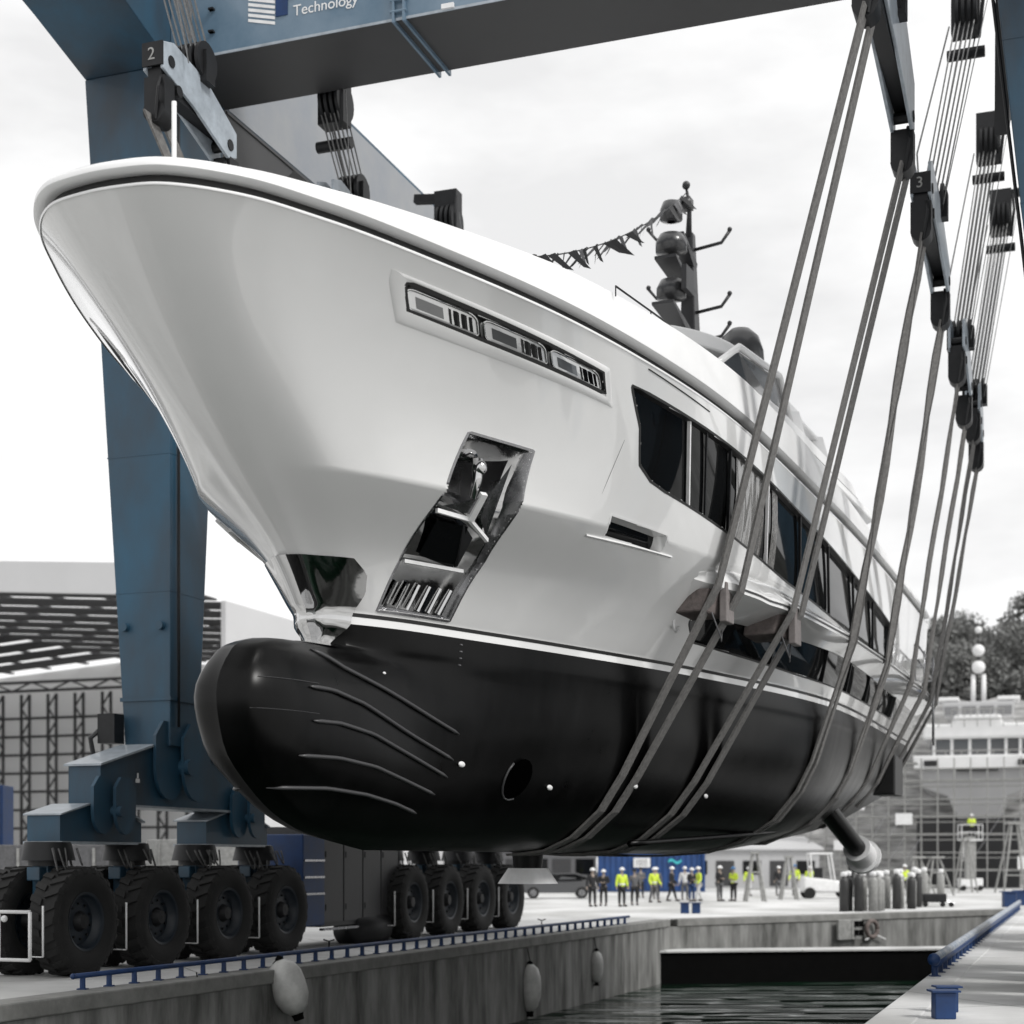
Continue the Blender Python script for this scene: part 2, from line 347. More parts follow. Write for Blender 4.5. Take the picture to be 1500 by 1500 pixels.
for z in _zt: _tab.append(np.array([_uvz(u,z,_lp[u]) for u in _us]))
def hull_t(s,z):
    z=min(max(z,5.4),9.7);f=(z-5.4)/.1;i=min(int(f),len(_zt)-2);f-=i
    a=np.interp(s,_tab[i][:,0],_tab[i][:,1]);b=np.interp(s,_tab[i+1][:,0],_tab[i+1][:,1]);return float(a*(1-f)+b*f)
_ltab={z:np.array([low_pts(z,u) for u in _us]) for z in LOWZ}
def low_t(s,z0):
    T=_ltab[z0]
    if s<T[0,0] or s>T[-1,0]+.01: return None
    return float(np.interp(s,T[:,0],T[:,1]))
def zrail(s): # rail height at station
    T=_RT;return float(np.interp(s,T[:,0],T[:,2]))
def _rail(u):
    zr=pchip(UI,ZR,u);p=_uvz(u,zr);return (p[0],p[1],zr)
_RT=np.array([_rail(u) for u in _us])
# ------------------------------------------------------------ the motor yacht (local x = aft from the bow, local -y = the side towards the camera)
YTH=R(23.2);yacht=thing('motor_yacht','white and black motor yacht hanging in the slings of the blue lift','yacht',(-4.9133,17.6,0),math.pi/2-YTH)
def P(s,t,z): return (s,-t,z)
# recessed openings, outlines in (station, height): fore-to-aft top and bottom edges
REC={'anchor':dict(a=[(5.86,7.89),(5.80,7.19),(6.08,6.3),(6.14,5.62)],b=[(7.0,7.85),(7.14,7.15),(7.49,6.4),(7.45,5.62)],d=.38),
'win3':dict(a=[(3.78,9.22),(3.92,9.10),(4.06,8.985)],b=[(7.40,8.97),(7.55,8.86),(7.70,8.755)],d=.10),
'small':dict(a=[(9.0,7.31),(9.03,7.17),(9.12,7.03)],b=[(10.5,7.25),(10.58,7.12),(10.64,6.99)],d=.22),
'big':dict(a=[(8.12,8.96),(8.74,8.52),(9.12,8.06)],b=[(26.5,7.85),(26.7,7.5),(26.8,6.85)],d=.10,
  top=[(8.12,8.96),(9.96,8.87),(13.2,8.72),(17.39,8.48),(21.68,8.18),(26.5,7.85)],bot=[(9.12,8.06),(9.62,7.86),(11.68,7.64),(15.49,7.28),(20.35,7.0),(26.8,6.85)]),
'low':dict(a=[(12.75,6.44),(12.8,6.2),(13.3,5.96)],b=[(28.6,6.44),(28.6,6.2),(28.6,5.9)],d=.09,
  top=[(12.75,6.46),(18,6.5),(23,6.5),(28.6,6.46)],bot=[(13.3,5.93),(18,5.82),(23,5.80),(28.6,5.80)])}
def rec_pt(q,fx,fy):
    # fx 0..1 fore to aft, fy 0..1 top to bottom (Coons patch)
    a=poly_at(q['a'],fy);b=poly_at(q['b'],fy)
    if 'top' in q:
        T=poly_at(q['top'],fx);B=poly_at(q['bot'],fx)
        S0=(lerp(a[0],b[0],fx),lerp(a[1],b[1],fx));S1=(lerp(T[0],B[0],fy),lerp(T[1],B[1],fy))
        c00,c10,c01,c11=q['a'][0],q['b'][0],q['a'][-1],q['b'][-1]
        return tuple(S0[i]+S1[i]-((1-fx)*(1-fy)*c00[i]+fx*(1-fy)*c10[i]+(1-fx)*fy*c01[i]+fx*fy*c11[i]) for i in(0,1))
    return (lerp(a[0],b[0],fx),lerp(a[1],b[1],fx))
def outline(q,n=40,m=14,k=1.0):
    o=[rec_pt(q,i/n,0) for i in range(n)]+[rec_pt(q,1,i/m) for i in range(m)]+[rec_pt(q,1-i/n,1) for i in range(n)]+[rec_pt(q,0,1-i/m) for i in range(m)]
    return o
def inpoly(x,y,p):
    c=False;j=len(p)-1
    for i in range(len(p)):
        if (p[i][1]>y)!=(p[j][1]>y) and x<(p[j][0]-p[i][0])*(y-p[i][1])/(p[j][1]-p[i][1])+p[i][0]: c=not c
        j=i
    return c
OUTL={k:outline(q) for k,q in REC.items()}
BB={k:(min(p[0] for p in o),max(p[0] for p in o),min(p[1] for p in o),max(p[1] for p in o)) for k,o in OUTL.items()}
# upper hull
UU=[];u=0
while u<9.0001:
    UU.append(u);u+= .05 if u<2.9 else .016 if u<7.2 else .025
UU[-1]=9.0
rows=[]
for u in UU:
    L=[lev_pt(q,u) for q in LZ];zr=pchip(UI,ZR,u)
    zz=[5.40+(7.15-5.40)*i/44 for i in range(45)]+[7.15+(zr-7.15)*i/56 for i in range(1,57)]
    row=[]
    for z in zz:
        s,t=_uvz(u,z,L);row.append(P(s,t,z))
    rows.append(row)
hm=MB();hm.grid(rows)
keep=[]
for f in hm.f:
    cx=sum(hm.v[i][0] for i in f)/4;cz=sum(hm.v[i][2] for i in f)/4;cut=False
    for k,b in BB.items():
        if b[0]<cx<b[1] and b[2]<cz<b[3] and inpoly(cx,cz,OUTL[k]): cut=True
    if not cut: keep.append(f)
hm.f=keep;hm.mirror_y()
# transom
tr=[r for r in rows[-1]]
k=len(hm.v)
hm.add([(p[0],p[1],p[2]) for p in tr]+[(p[0],-p[1],p[2]) for p in tr],[(i,i+1,len(tr)+i+1,len(tr)+i) for i in range(len(tr)-1)])
hull=hm.build('topsides',WHITE,yacht,smooth=True,fix=False,angle=35)
# lower hull with bulbous bow
rows=[]
for u in _us:
    row=[];pts=[(low_pts(z,u),z) for z in LOWZ]
    # smooth vertically with sub steps
    zs=[-q[1] for q in pts]
    for i in range(len(pts)-1):
        for j in range(4):
            z=lerp(pts[i][1],pts[i+1][1],j/4)
            s=pchip(zs,[q[0][0] for q in pts],-z);t=pchip(zs,[q[0][1] for q in pts],-z);row.append(P(s,t,z))
    (s,t),z=pts[-1];row.append(P(s,t,z));row.append(P(s,0,z-.005));rows.append(row)
lm=MB();lm.grid(rows);lm.mirror_y()
tr=rows[-1];lm.add([p for p in tr]+[(p[0],-p[1],p[2]) for p in tr],[(i,i+1,len(tr)+i+1,len(tr)+i) for i in range(len(tr)-1)])
under=lm.build('underbody',BLACKHULL,yacht,smooth=True,fix=False,angle=60)
# bands at the waterline
def band(name,z0,z1,off,m,s0=5.75,s1=33.5,n=120,both=True):
    mb=MB();rr=[]
    for i in range(n+1):
        s=lerp(s0,s1,i/n)
        rr.append([P(s,hull_t(s,z0)-.03,z0),P(s,hull_t(s,z0)+off,z0),P(s,hull_t(s,z1)+off,z1),P(s,hull_t(s,z1)-.03,z1)])
    mb.grid(rr)
    if both: mb.mirror_y()
    return mb.build(name,m,yacht)
band('waterline_stripe',5.505,5.555,.006,DARKLINE)
# patches laid on the hull skin
def patch(fa,n,m,off0,thick=None):
    return [[fa(i/n,j/m,off0) for j in range(m+1)] for i in range(n+1)]
def recess(k,wallm,backm,framem,fw=.045,proud=.012,mid=None,name='window',label=None,nx=40,ny=10,side=(1,-1),depth=None):
    q=REC[k];o=OUTL[k];c=(sum(p[0] for p in o)/len(o),sum(p[1] for p in o)/len(o));res=[]
    for sg in side:
        def Q(s,z,off,sg=sg): return (s,-sg*(hull_t(s,z)+off),z)
        d=q['d']
        mb=MB();rr=[]
        n=len(o)
        for i in range(n):
            s,z=o[i];p0=o[i-1];p1=o[(i+1)%n];dx,dz=p1[0]-p0[0],p1[1]-p0[1];L=math.hypot(dx,dz) or 1;nx_,nz_=dz/L,-dx/L
            if (s-c[0])*nx_*0+((s+nx_*.02,z+nz_*.02)!=0) and inpoly(s+nx_*.02,z+nz_*.02,o): nx_,nz_=-nx_,-nz_
            rr.append([Q(s+nx_*fw,z+nz_*fw,.0),Q(s+nx_*fw,z+nz_*fw,proud),Q(s-nx_*.01,z-nz_*.01,proud),Q(s-nx_*.012,z-nz_*.012,-d*1.05)])
        rr.append(rr[0]);mb.grid(rr);fr=mb.build('frame' if name!='anchor_pocket' else 'rim',framem,None)
        mb=MB();mb.grid([[Q(*rec_pt(q,i/nx,j/ny),-(depth(i/nx,j/ny) if depth else d)) for j in range(ny+1)] for i in range(nx+1)])
        w=mb.build(name,backm,yacht,smooth=True,angle=30);fr.parent=w
        if label and sg==1: w['label']=label
        res.append((w,Q,sg))
    return res
# three upper windows in one recess
def pane(Q,q,x0,x1,y0,y1,off,m,parent,name='pane',n=16,rc=.25):
    # rounded rectangle of glass
    pts=[];
    for (cx,cy,a0) in((x1-rc*(x1-x0)*.5,y0+rc*(y1-y0),-90),(x1-rc*(x1-x0)*.5,y1-rc*(y1-y0),0),(x0+rc*(x1-x0)*.5,y1-rc*(y1-y0),90),(x0+rc*(x1-x0)*.5,y0+rc*(y1-y0),180)):
        for k in range(5):
            a=R(a0+k*22.5);pts.append((cx+rc*(x1-x0)*.5*math.cos(a),cy+rc*(y1-y0)*math.sin(a)))
    mb=MB();c=Q(*rec_pt(q,(x0+x1)/2,(y0+y1)/2),off);P2=[Q(*rec_pt(q,a,b),off) for a,b in pts];P3=[Q(*rec_pt(q,a,b),off-.05) for a,b in pts];n=len(P2)
    mb.add([c]+P2+P3,[(0,1+i,1+(i+1)%n) for i in range(n)]+[(1+i,1+(i+1)%n,1+n+(i+1)%n,1+n+i) for i in range(n)])
    w=mb.build(name,m,parent)
    ring=MB();ring.tube(P2+P2[:1],.02,6);ring.build('rim',CHROME,w,smooth=True);return w
def ribs(Q,q,x0,x1,y0,y1,off,n,m,parent,name='louvre'):
    mb=MB()
    for i in range(n):
        x=lerp(x0,x1,(i+.5)/n);a=Vector(Q(*rec_pt(q,x,y0),off));b=Vector(Q(*rec_pt(q,x+.004,y1),off));mb.beam(a,b,.03,.03)
    mb.build(name,m,parent)
for w,Q,sg in recess('win3',DARKLINE,DARKLINE,DARKLINE,fw=.03,name='window_recess'):
    q=REC['win3']
    for j,(x0,x1) in enumerate(((.015,.325),(.355,.665),(.695,.99))):
        p=pane(Q,q,x0,x1,.05,.95,-.045,mat('bright chrome',(.85,.85,.85),.2,.6),w)
        # dark glazing inside the bright surround
        mb=MB();xa=lerp(x0,x1,.12);xb=lerp(x0,x1,.50)
        mb.grid([[Q(*rec_pt(q,lerp(xa,xb,i/4),lerp(.30,.74,k/2)),-.038) for k in range(3)] for i in range(5)]);mb.build('glazing',GLASS2,p,fix=False)
        mb=MB();xa=lerp(x0,x1,.58);xb=lerp(x0,x1,.92)
        mb.grid([[Q(*rec_pt(q,lerp(xa,xb,i/6),lerp(.22,.80,k/2)),-.036-.012*(i%2)) for k in range(3)] for i in range(7)]);mb.build('louvre',GLASS,p,fix=False)
    # raised moulding around
# bevelled white surround of the three windows
for sg in(1,-1):
    A=[(3.50,9.31),(3.58,9.2),(4.02,8.84)];q2=dict(a=A,b=[(7.50,9.04),(7.72,8.86),(7.98,8.62)]);o2=outline(q2);q=REC['win3'];o1=OUTL['win3'];mb=MB();rr=[]
    for (s2,z2),(s1,z1) in zip(o2,o1):
        c=(5.7,8.98);s1b=lerp(s1,c[0],-.012);z1b=lerp(z1,c[1],-.16)
        rr.append([(s2,-sg*(hull_t(s2,z2)+.001),z2),(lerp(s2,s1b,.25),-sg*(hull_t(lerp(s2,s1b,.25),lerp(z2,z1b,.25))+.022),lerp(z2,z1b,.25)),(s1b,-sg*(hull_t(s1b,z1b)+.010),z1b)])
    rr.append(rr[0]);mb.grid(rr);mb.build('window_surround',WHITE,yacht,smooth=True)
# anchor pockets with stowed anchors
def adep(fx,fy): return .10+.34*math.exp(-((fy-.27)/.2)**2)*(1-abs(fx-.5)**2*2) if fy<.62 else .10+.02*math.sin(fx*6)
for w,Q,sg in recess('anchor',STEEL,CHROME,STEEL,fw=.022,proud=.012,name='anchor_pocket',label='polished steel anchor pocket with stowed anchor',nx=14,ny=26,depth=adep):
    q=REC['anchor'];E=lambda x,y,o:Q(*rec_pt(q,x,y),o)
    mb=MB();mb.tube([E(.42,.10,-.18),E(.40,.22,-.06),E(.40,.33,-.05)],[.085,.07,.05],10)
    mb.sphere(E(.42,.15,-.10),.11,12,8)
    mb.build('anchor_shank',CHROME,w,smooth=True)
    mb=MB()  # fluke : a faceted wedge
    a,b,c,d,e=E(.10,.40,-.02),E(.62,.42,.0),E(.88,.50,-.05),E(.86,.08,-.12),E(.52,.30,.04)
    mb.add([a,b,c,d,e,E(.30,.36,-.02)],[(4,3,2),(4,2,1),(4,1,5),(5,1,0)]);
    mb.build('anchor_fluke',STEEL,w)
    mb=MB();mb.beam(E(.06,.43,-.0),E(.50,.44,.01),.05,.06);mb.beam(E(.50,.44,.01),E(.90,.52,-.02),.05,.06);mb.beam(E(.46,.30,.03),E(.50,.44,.02),.10,.07);mb.build('anchor_crown',WPAINT,w)
    mb=MB();mb.add([E(.50,.46,-.04),E(.74,.52,-.06),E(.74,.69,-.08),E(.72,.69,.0)],[(0,1,3),(0,3,2),(1,2,3)]);mb.build('anchor_tip',BLKST,w)
    mb=MB();mb.add([E(.18,.47,-.06),E(.58,.47,-.04),E(.72,.70,-.06),E(.22,.66,-.06)],[(0,1,2,3)]);mb.build('dark_plate',GLASS,w,fix=False)
    mb=MB();mb.beam(E(.05,.71,-.01),E(.82,.71,.0),.05,.05);mb.build('cross_bar',WPAINT,w)
    mb=MB()
    for i in range(6):
        x=.10+.15*i;mb.beam(E(x+.03,.82,-.07),E(x,.97,-.05),.05,.035)
    mb.build('rib',CHROME,w)
# small side window
for w,Q,sg in recess('small',GLASS,GLASS,WHITE,fw=.02,proud=.008,name='side_window',nx=8,ny=4): pass
# sill under the small window
for sg in(1,-1):
    mb=MB();rr=[]
    for i in range(13):
        s=lerp(8.75,10.95,i/12);z=7.0;o=.02+.025*math.sin(math.pi*i/12)
        rr.append([(s,-sg*(hull_t(s,z)-.02),z-.03),(s,-sg*(hull_t(s,z)+o),z-.02),(s,-sg*(hull_t(s,z)+o),z+.0),(s,-sg*(hull_t(s,z)-.02),z+.02)])
    mb.grid(rr);mb.build('window_sill',WHITE2,yacht)
# long saloon window band
for w,Q,sg in recess('big',DARKLINE,GLASS,DARKLINE,fw=.025,proud=.006,name='saloon_window',nx=90,ny=8):
    q=REC['big']
    for x,wd,m,nm in((.100,.05,WPAINT,'mullion'),(.135,.03,BLKST,'mullion'),(.19,.05,BLKST,'mullion'),(.305,.05,WPAINT,'mullion'),(.43,.05,BLKST,'mullion'),(.56,.05,BLKST,'mullion'),(.70,.05,BLKST,'mullion'),(.84,.05,BLKST,'mullion')):
        mb=MB();mb.beam(Q(*rec_pt(q,x,0),-.05),Q(*rec_pt(q,x-.002,1),-.05),wd,.05,(1,0,0));mb.build(nm,m,w)
    for x0,x1,y0,m,nm in((.20,.285,.0,CURT,'curtain'),(.315,.335,.0,CURT,'curtain')):
        mb=MB();mb.grid([[Q(*rec_pt(q,lerp(x0,x1,i/12)+(.012*(1-j/4)),lerp(y0,1,j/4)),-.085+.012*math.sin(i*2.1)) for j in range(5)] for i in range(13)]);mb.build(nm,m,w,smooth=True,fix=False)
for w,Q,sg in recess('low',DARKLINE,GLASS,DARKLINE,fw=.02,proud=.004,name='lower_window',nx=80,ny=5):
    q=REC['low']
    for x in(.22,.42,.56,.72,.86):
        mb=MB();mb.beam(Q(*rec_pt(q,x,0),-.07),Q(*rec_pt(q,x,1),-.07),.07,.04,(1,0,0));mb.build('mullion',BLKST,w)
# side bulwark with its overhanging ledge
def tl(s): return float(np.interp(s,[12.0,12.3,12.8,13.5,14.5,16,24,30,33.5],[3.45,3.74,4.0,4.22,4.38,4.48,4.5,4.42,4.2]))
def zl(s): return float(np.interp(s,[12.0,12.6,14,16,20,24,33.5],[6.80,6.70,6.60,6.64,6.70,6.64,6.5]))
mb=MB();rr=[];g2=MB();gr=[]
for i in range(111):
    s=lerp(12.0,33.5,i/110);b_=zl(s);tt=max(tl(s),hull_t(s,b_)+.02);zt=float(np.interp(s,[12.0,12.4,13,15,20,33.5],[6.90,6.98,7.06,7.10,6.94,6.8]))
    th=hull_t(s,zt)+.004
    rr.append([P(s,th-.05,zt+.0),P(s,th+.012,zt),P(s,lerp(th,tt,.55),lerp(zt,b_,.3)),P(s,tt,b_+.12 if s>12.3 else b_+.06),P(s,tt-.012,b_),P(s,hull_t(s,b_-.22)-.04,b_-.24),P(s,hull_t(s,b_-.24)-.12,b_-.2)])
    gr.append([P(s,tt-.03,b_+.05),P(s,tt+.006,b_+.05),P(s,tt+.004,b_+.085),P(s,tt-.03,b_+.085)])
mb.grid(rr);mb.mirror_y();mb.build('side_bulwark',WHITE,yacht,smooth=True,angle=28)
g2.grid(gr[5:]);g2.mirror_y();g2.build('ledge_seam',DARKLINE,yacht)
# bow bulwark above the dark gap
def hcap(s): return float(np.interp(s,[.6,1.5,2.5,4,6,9,12,16,20,24,27],[.14,.16,.23,.36,.5,.60,.66,.66,.5,.34,.2]))
mb=MB();gp=MB();rr=[];gr=[];rl=[]
UC=[i*.06 for i in range(0,151)]
for u in UC:
    s,t,z=_rail(u);e=.01;s2,t2_,_z=_rail(min(9,u+e));s0,t0,_z=_rail(max(0,u-e));dx,dt=s2-s0,t2_-t0;L=math.hypot(dx,dt) or 1;ns,nt_=-dt/L,dx/L
    if u==0: ns,nt_=-1,0
    def O(o,zz): return P(s+ns*o,max(0,t+nt_*o) if u>0 else 0,zz)
    h=hcap(s);g=.13
    gr.append([O(.0,z-.02),O(.012,z+.0),O(-.0,z+.012),O(-.10,z+.01),O(-.10,z+g)])
    rr.append([O(-.10,z+g),O(.02,z+g-.005),O(.075,z+g+.04),O(.075,z+g+.09),O(.03 if s<6 else .02,z+g+h),O(-.03,z+g+h+.02),O(-.22,z+g+h),O(-.24,z+.03)])
mb.grid(rr);mb.mirror_y();mb.build('bow_bulwark',WHITE2,yacht,smooth=True,angle=50)
gp.grid([[r[0],r[1],r[2]] for r in gr]);gp.mirror_y();gp.build('rubbing_strip',WHITE2,yacht,smooth=True)
gp=MB();gp.grid([[r[2],r[3],r[4]] for r in gr]);gp.mirror_y();gp.build('shadow_gap',DARKLINE,yacht)
# deck
mb=MB();n=60;rr=[]
for i in range(n+1):
    s=lerp(1.2,33.4,i/n);t=float(np.interp(s,_RT[:,0],_RT[:,1]))-.12;z=zrail(s)+.02;rr.append([P(s,k*max(t,.01)/3,z) for k in range(-3,4)])
mb.grid(rr);mb.build('deck',WHITE2,yacht)
# chrome stem guard
def shell(u,z):
    if z>=5.5: return _uvz(u,z)
    zs=[-q for q in LOWZ];return (pchip(zs,[low_pts(q,u)[0] for q in LOWZ],-z),pchip(zs,[low_pts(q,u)[1] for q in LOWZ],-z))
mb=MB();rr=[]
for j in range(19):
    z=lerp(6.22,5.06,j/18);row=[]
    for i in range(17):
        # find u such that station reaches the guard's aft edge
        se=float(np.interp(z,[5.06,5.35,5.8,6.05,6.22],[5.62,5.78,5.84,5.72,5.42]))
        lo,hi=0,5
        for _ in range(18):
            m_=(lo+hi)/2
            if shell(m_,z)[0]<se: lo=m_
            else: hi=m_
        u=lo*i/16;s,t=shell(u,z);f=1-i/16;row.append(P(s-.045-.03*f*f,t+.05*(1 if i>0 else 0)*min(1,i/3),z))
    rr.append(row)
mb.grid(rr);mb.mirror_y();mb.build('stem_guard',CHROME,yacht,smooth=True,fix=True,angle=50)
# hawse hole, groove lines on the topsides
mb=MB();c=P(12.47,hull_t(12.47,6.13)+.0,6.13)
mb.tube([(12.47+.13*math.cos(a*.5236),c[1]-.012,6.13+.12*math.sin(a*.5236)) for a in range(13)],.022,6);mb.build('hawse_ring',WHITE2,yacht,smooth=True)
mb=MB();mb.tube([P(s,hull_t(s,lerp(9.22,9.1,(s-8.3)/2.1))+.004,lerp(9.22,9.1,(s-8.3)/2.1)) for s in np.linspace(8.3,10.4,14)],.011,4);mb.mirror_y();mb.build('panel_seam',DARKLINE,yacht)
mb=MB();mb.tube([P(8.55+ .12*math.sin(k),hull_t(8.55,z_)+.0005,z_) for k,z_ in enumerate(np.linspace(8.3,7.2,2))],.003,4);mb.build('hull_joint',CLGR,yacht)
# whisker strakes beside the bulb, anodes, thruster tunnel, draught marks
def low_at(s,z):
    lo,hi=0.,9.
    for _ in range(22):
        m_=(lo+hi)/2
        if shell(m_,z)[0]<s: lo=m_
        else: hi=m_
    return shell(lo,z)[1]
def low_at_old(s,z):
    zs=LOWZ;
    for i in range(len(zs)-1):
        if zs[i]>=z>=zs[i+1]:
            f=(zs[i]-z)/(zs[i]-zs[i+1]);a=low_t(s,zs[i]);b=low_t(s,zs[i+1])
            if a is None: a=b
            if b is None: b=a
            return lerp(a,b,f)
    return .3
WH=[[(4.7,4.93),(5.2,4.72),(6.0,4.50),(7.0,4.20),(7.75,3.98)],[(4.15,4.36),(4.7,4.36),(5.4,4.24),(6.4,3.95),(7.7,3.60)],
 [(4.2,3.92),(4.8,3.93),(5.6,3.84),(6.6,3.60),(7.65,3.34)],[(4.0,3.46),(4.8,3.47),(5.7,3.40),(6.6,3.24),(7.45,3.08)],[(3.95,3.05),(4.8,3.07),(5.7,3.02),(6.5,2.92),(7.2,2.80)]]
for wl in WH:
    for sg in(1,-1):
        mb=MB();pts=[]
        for i in range(25):
            s,z=poly_at(wl,i/24);t=low_at(s,z);pts.append((s,-sg*(t+.02),z))
        mb.tube(pts,[.01]+[.03]*23+[.01],6);mb.build('spray_strake',mat('strake paint',(.045,.045,.047),.4),yacht,smooth=True)
for s,z in((7.95,3.55),(10.45,3.30),(13.0,3.42),(15.8,3.34),(6.15,4.74)):
    r=.085 if s>7 else .035
    for sg in(1,-1):
        mb=MB();t=low_at(s,z);mb.sphere((s,-sg*(t+.01),z),r,12,8,(1.25,.35,.55));mb.build('anode',WPAINT,yacht,smooth=True)
for sg in(1,-1):
    mb=MB();s,z=9.5,3.40;t=low_at(s,z);mb.tube([(s+.33*math.cos(a*.3927),-sg*(low_at(s+.33*math.cos(a*.3927),z+.33*math.sin(a*.3927))+.01),z+.33*math.sin(a*.3927)) for a in range(6,14)],.02,6)
    tt=mb.build('thruster_tunnel',mat('strake paint',(.045,.045,.047),.4),yacht,smooth=True)
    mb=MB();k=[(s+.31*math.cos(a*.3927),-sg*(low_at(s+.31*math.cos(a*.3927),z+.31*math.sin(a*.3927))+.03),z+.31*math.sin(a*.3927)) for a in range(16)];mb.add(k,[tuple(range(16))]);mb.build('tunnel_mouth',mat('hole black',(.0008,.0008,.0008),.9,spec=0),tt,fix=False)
mb=MB()
for z in(5.30,5.20,5.10,5.0):
    t=low_at(7.75,z);mb.box(7.72,7.80,-(t+.012),-(t-.01),z,z+.018)
mb.build('draught_mark',CLGR,yacht)
mb=MB()
for a,b_,z in((3.35,4.4,4.42),(3.25,4.35,4.02)):
    mb.tube([P(s,low_at(s,z)+.001,z) for s in np.linspace(a,b_,12)],.006,4)
mb.build('weld_line',mat('strake paint',(.045,.045,.047),.4),yacht)
# shaft, strut, trim gear
def tilt_cyl(name,a,b,r0,r1,m,n=20):
    mb=MB();mb.cyl(a,b,r0,r1,n);return mb.build(name,m,yacht,smooth=True,angle=40)
fin=tilt_cyl('stabiliser_shaft',P(25.0,2.6,3.7),P(28.2,2.95,2.45),.26,.24,BLACKHULL)
mb=MB();mb.cyl(P(28.2,2.95,2.45),P(28.75,3.01,2.24),.36,.36,24);mb.cyl(P(28.75,3.01,2.24),P(28.85,3.02,2.20),.46,.46,24);mb.build('flange',WPAINT,fin,smooth=True,angle=40)
mb=MB();mb.cyl(P(13.2,0,2.4),P(13.2,0,1.98),.30,.26,20);pod=mb.build('sonar_pod',BLACKHULL,yacht,smooth=True,angle=40)
mb=MB();mb.cyl(P(13.2,0,1.98),P(13.2,0,1.70),.36,.55,20);mb.build('pod_cover',WPAINT,pod,smooth=True,angle=40)
for sg in(1,-1):
    mb=MB();mb.tube([P(s,sg*(low_at(s,3.0)*.85),np.interp(s,[14,18,24,28],[2.42,2.6,2.9,3.2])) for s in np.linspace(14,28,20)],.06,6);mb.build('bilge_keel',BLACKHULL,yacht,smooth=True)
for sg in(1,-1):
    mb=MB();mb.box(30.4,31.6,min(-sg*3.55,-sg*2.9),max(-sg*3.55,-sg*2.9),3.9,5.0);mb.build('trim_housing',DARKLINE,yacht,bevel=.05)
# ---- superstructure
def slab(name,pts,z0,z1,m,inset=0,bev=.05):
    # pts starboard outline fore to aft (s,t); mirrored
    q=[(s,-t) for s,t in pts]+[(s,t) for s,t in pts[::-1]];c=(sum(a for a,b in q)/len(q),0)
    top=[(lerp(s,c[0],inset),lerp(t,0,inset*1.4)) for s,t in q]
    mb=MB();mb.prism(q,z0,z1,top);return mb.build(name,m,yacht,smooth=True,bevel=bev,angle=30)
def arc(s0,s1,t,k=6,front=2.6):
    o=[]
    for i in range(13):
        a=i/12*math.pi/2;o.append((s0+front*(1-math.sin(a)) if False else s0+front*(1-math.cos(a)) , t*math.sin(a)))
    return [(s,max(tt,.02)) for s,tt in o]+[(lerp(s0+front,s1,i/k),t) for i in range(1,k+1)]
slab('deckhouse_wall',arc(11.5,24.2,3.75,front=4),8.8,10.25,GLASS2,.0)
slab('upper_deck_roof',arc(10.8,25.0,4.0,front=4.5)+[(25.6,3.6),(25.9,2.6)],10.18,10.42,WHITE2,.01)
slab('roof_shade_band',arc(12.2,24.2,3.8,front=4),10.42,10.60,SHADEGREY,.0)  # dark strip paints in the shadow below the deck edges
slab('sun_deck_base',arc(12.8,24.4,3.75,front=4.5)+[(25,3.3)],10.60,10.98,WHITE2,.02)
wh=slab('wheelhouse_window',arc(15.6,22.5,2.55,front=3),10.9,12.2,GLASS2,.10)
slab('wheelhouse_roof',arc(15.2,23.3,2.75,front=3.2),12.15,12.5,WHITE2,.03)
slab('hard_top',arc(20.5,24.5,2.9,front=2),12.0,12.22,WHITE2,.03)
for s in(21.2,23.6):
    for sg in(1,-1):
        mb=MB();mb.beam((s,-sg*3.2,10.9),(s+.5,-sg*2.8,12.1),.35,.12);mb.build('roof_stanchion',WHITE2,yacht,bevel=.03)
# raked dark side windows of the wheelhouse
for sg in(1,-1):
    mb=MB();mb.add([(15.0,-sg*2.95,11.25),(16.6,-sg*3.0,11.95),(19.6,-sg*3.0,12.25),(20.6,-sg*3.0,11.5),(20.2,-sg*3.05,11.2),(17.4,-sg*3.05,11.15)],[(0,1,2,3,4,5)]);o=mb.build('side_window',mat('smoked grey glass',(.06,.06,.062),.12,0,.4),wh,fix=False)
    mb=MB();mb.tube([(14.9,-sg*2.97,11.2),(16.5,-sg*3.03,12.02),(19.7,-sg*3.03,12.33),(20.8,-sg*3.03,11.5)],.07,8);mb.build('window_frame',WHITE2,o,smooth=True)
mb=MB();mb.lathe([(.5,0),(.52,.25),(.50,.55),(.40,.85),(.22,1.02),(.01,1.08)],(20.2,-2.05,12.55),'z',24);dm=mb.build('radar_dome',mat('dome grey',(.045,.045,.047),.35,0,.3),yacht,smooth=True)
# mast
m0=(22.9,0,12.3);MAST=mat('mast grey',(.03,.03,.032),.4)
mb=MB();mb.hexa([(22.9,-.26,12.3),(23.6,-.26,12.3),(23.6,.26,12.3),(22.9,.26,12.3),(23.05,-.11,17.0),(23.3,-.11,17.0),(23.3,.11,17.0),(23.05,.11,17.0)]);mast=mb.build('mast',MAST,yacht,bevel=.03)
for z,l in((14.7,1.1),(15.8,1.0),(16.5,.7)):
    mb=MB();mb.hexa([(23.2-l*1.9,-.26,z+.0),(23.3,-.12,z-.40),(23.3,.12,z-.40),(23.2-l*1.9,.26,z),(23.2-l*1.9,-.26,z+.07),(23.3,-.16,z-.2),(23.3,.16,z-.2),(23.2-l*1.9,.26,z+.07)]);mb.build('radar_shelf',MAST,mast)
for z,r in((14.95,.34),(16.0,.36),(16.75,.26)):
    mb=MB();mb.lathe([(.1,0),(r,.05),(r,.28),(r*.75,.45),(.01,.52)],(21.75,0,z+.02),'z',16);mb.build('satellite_dome',mat('dome grey',(.045,.045,.047),.35,0,.3),mast,smooth=True)
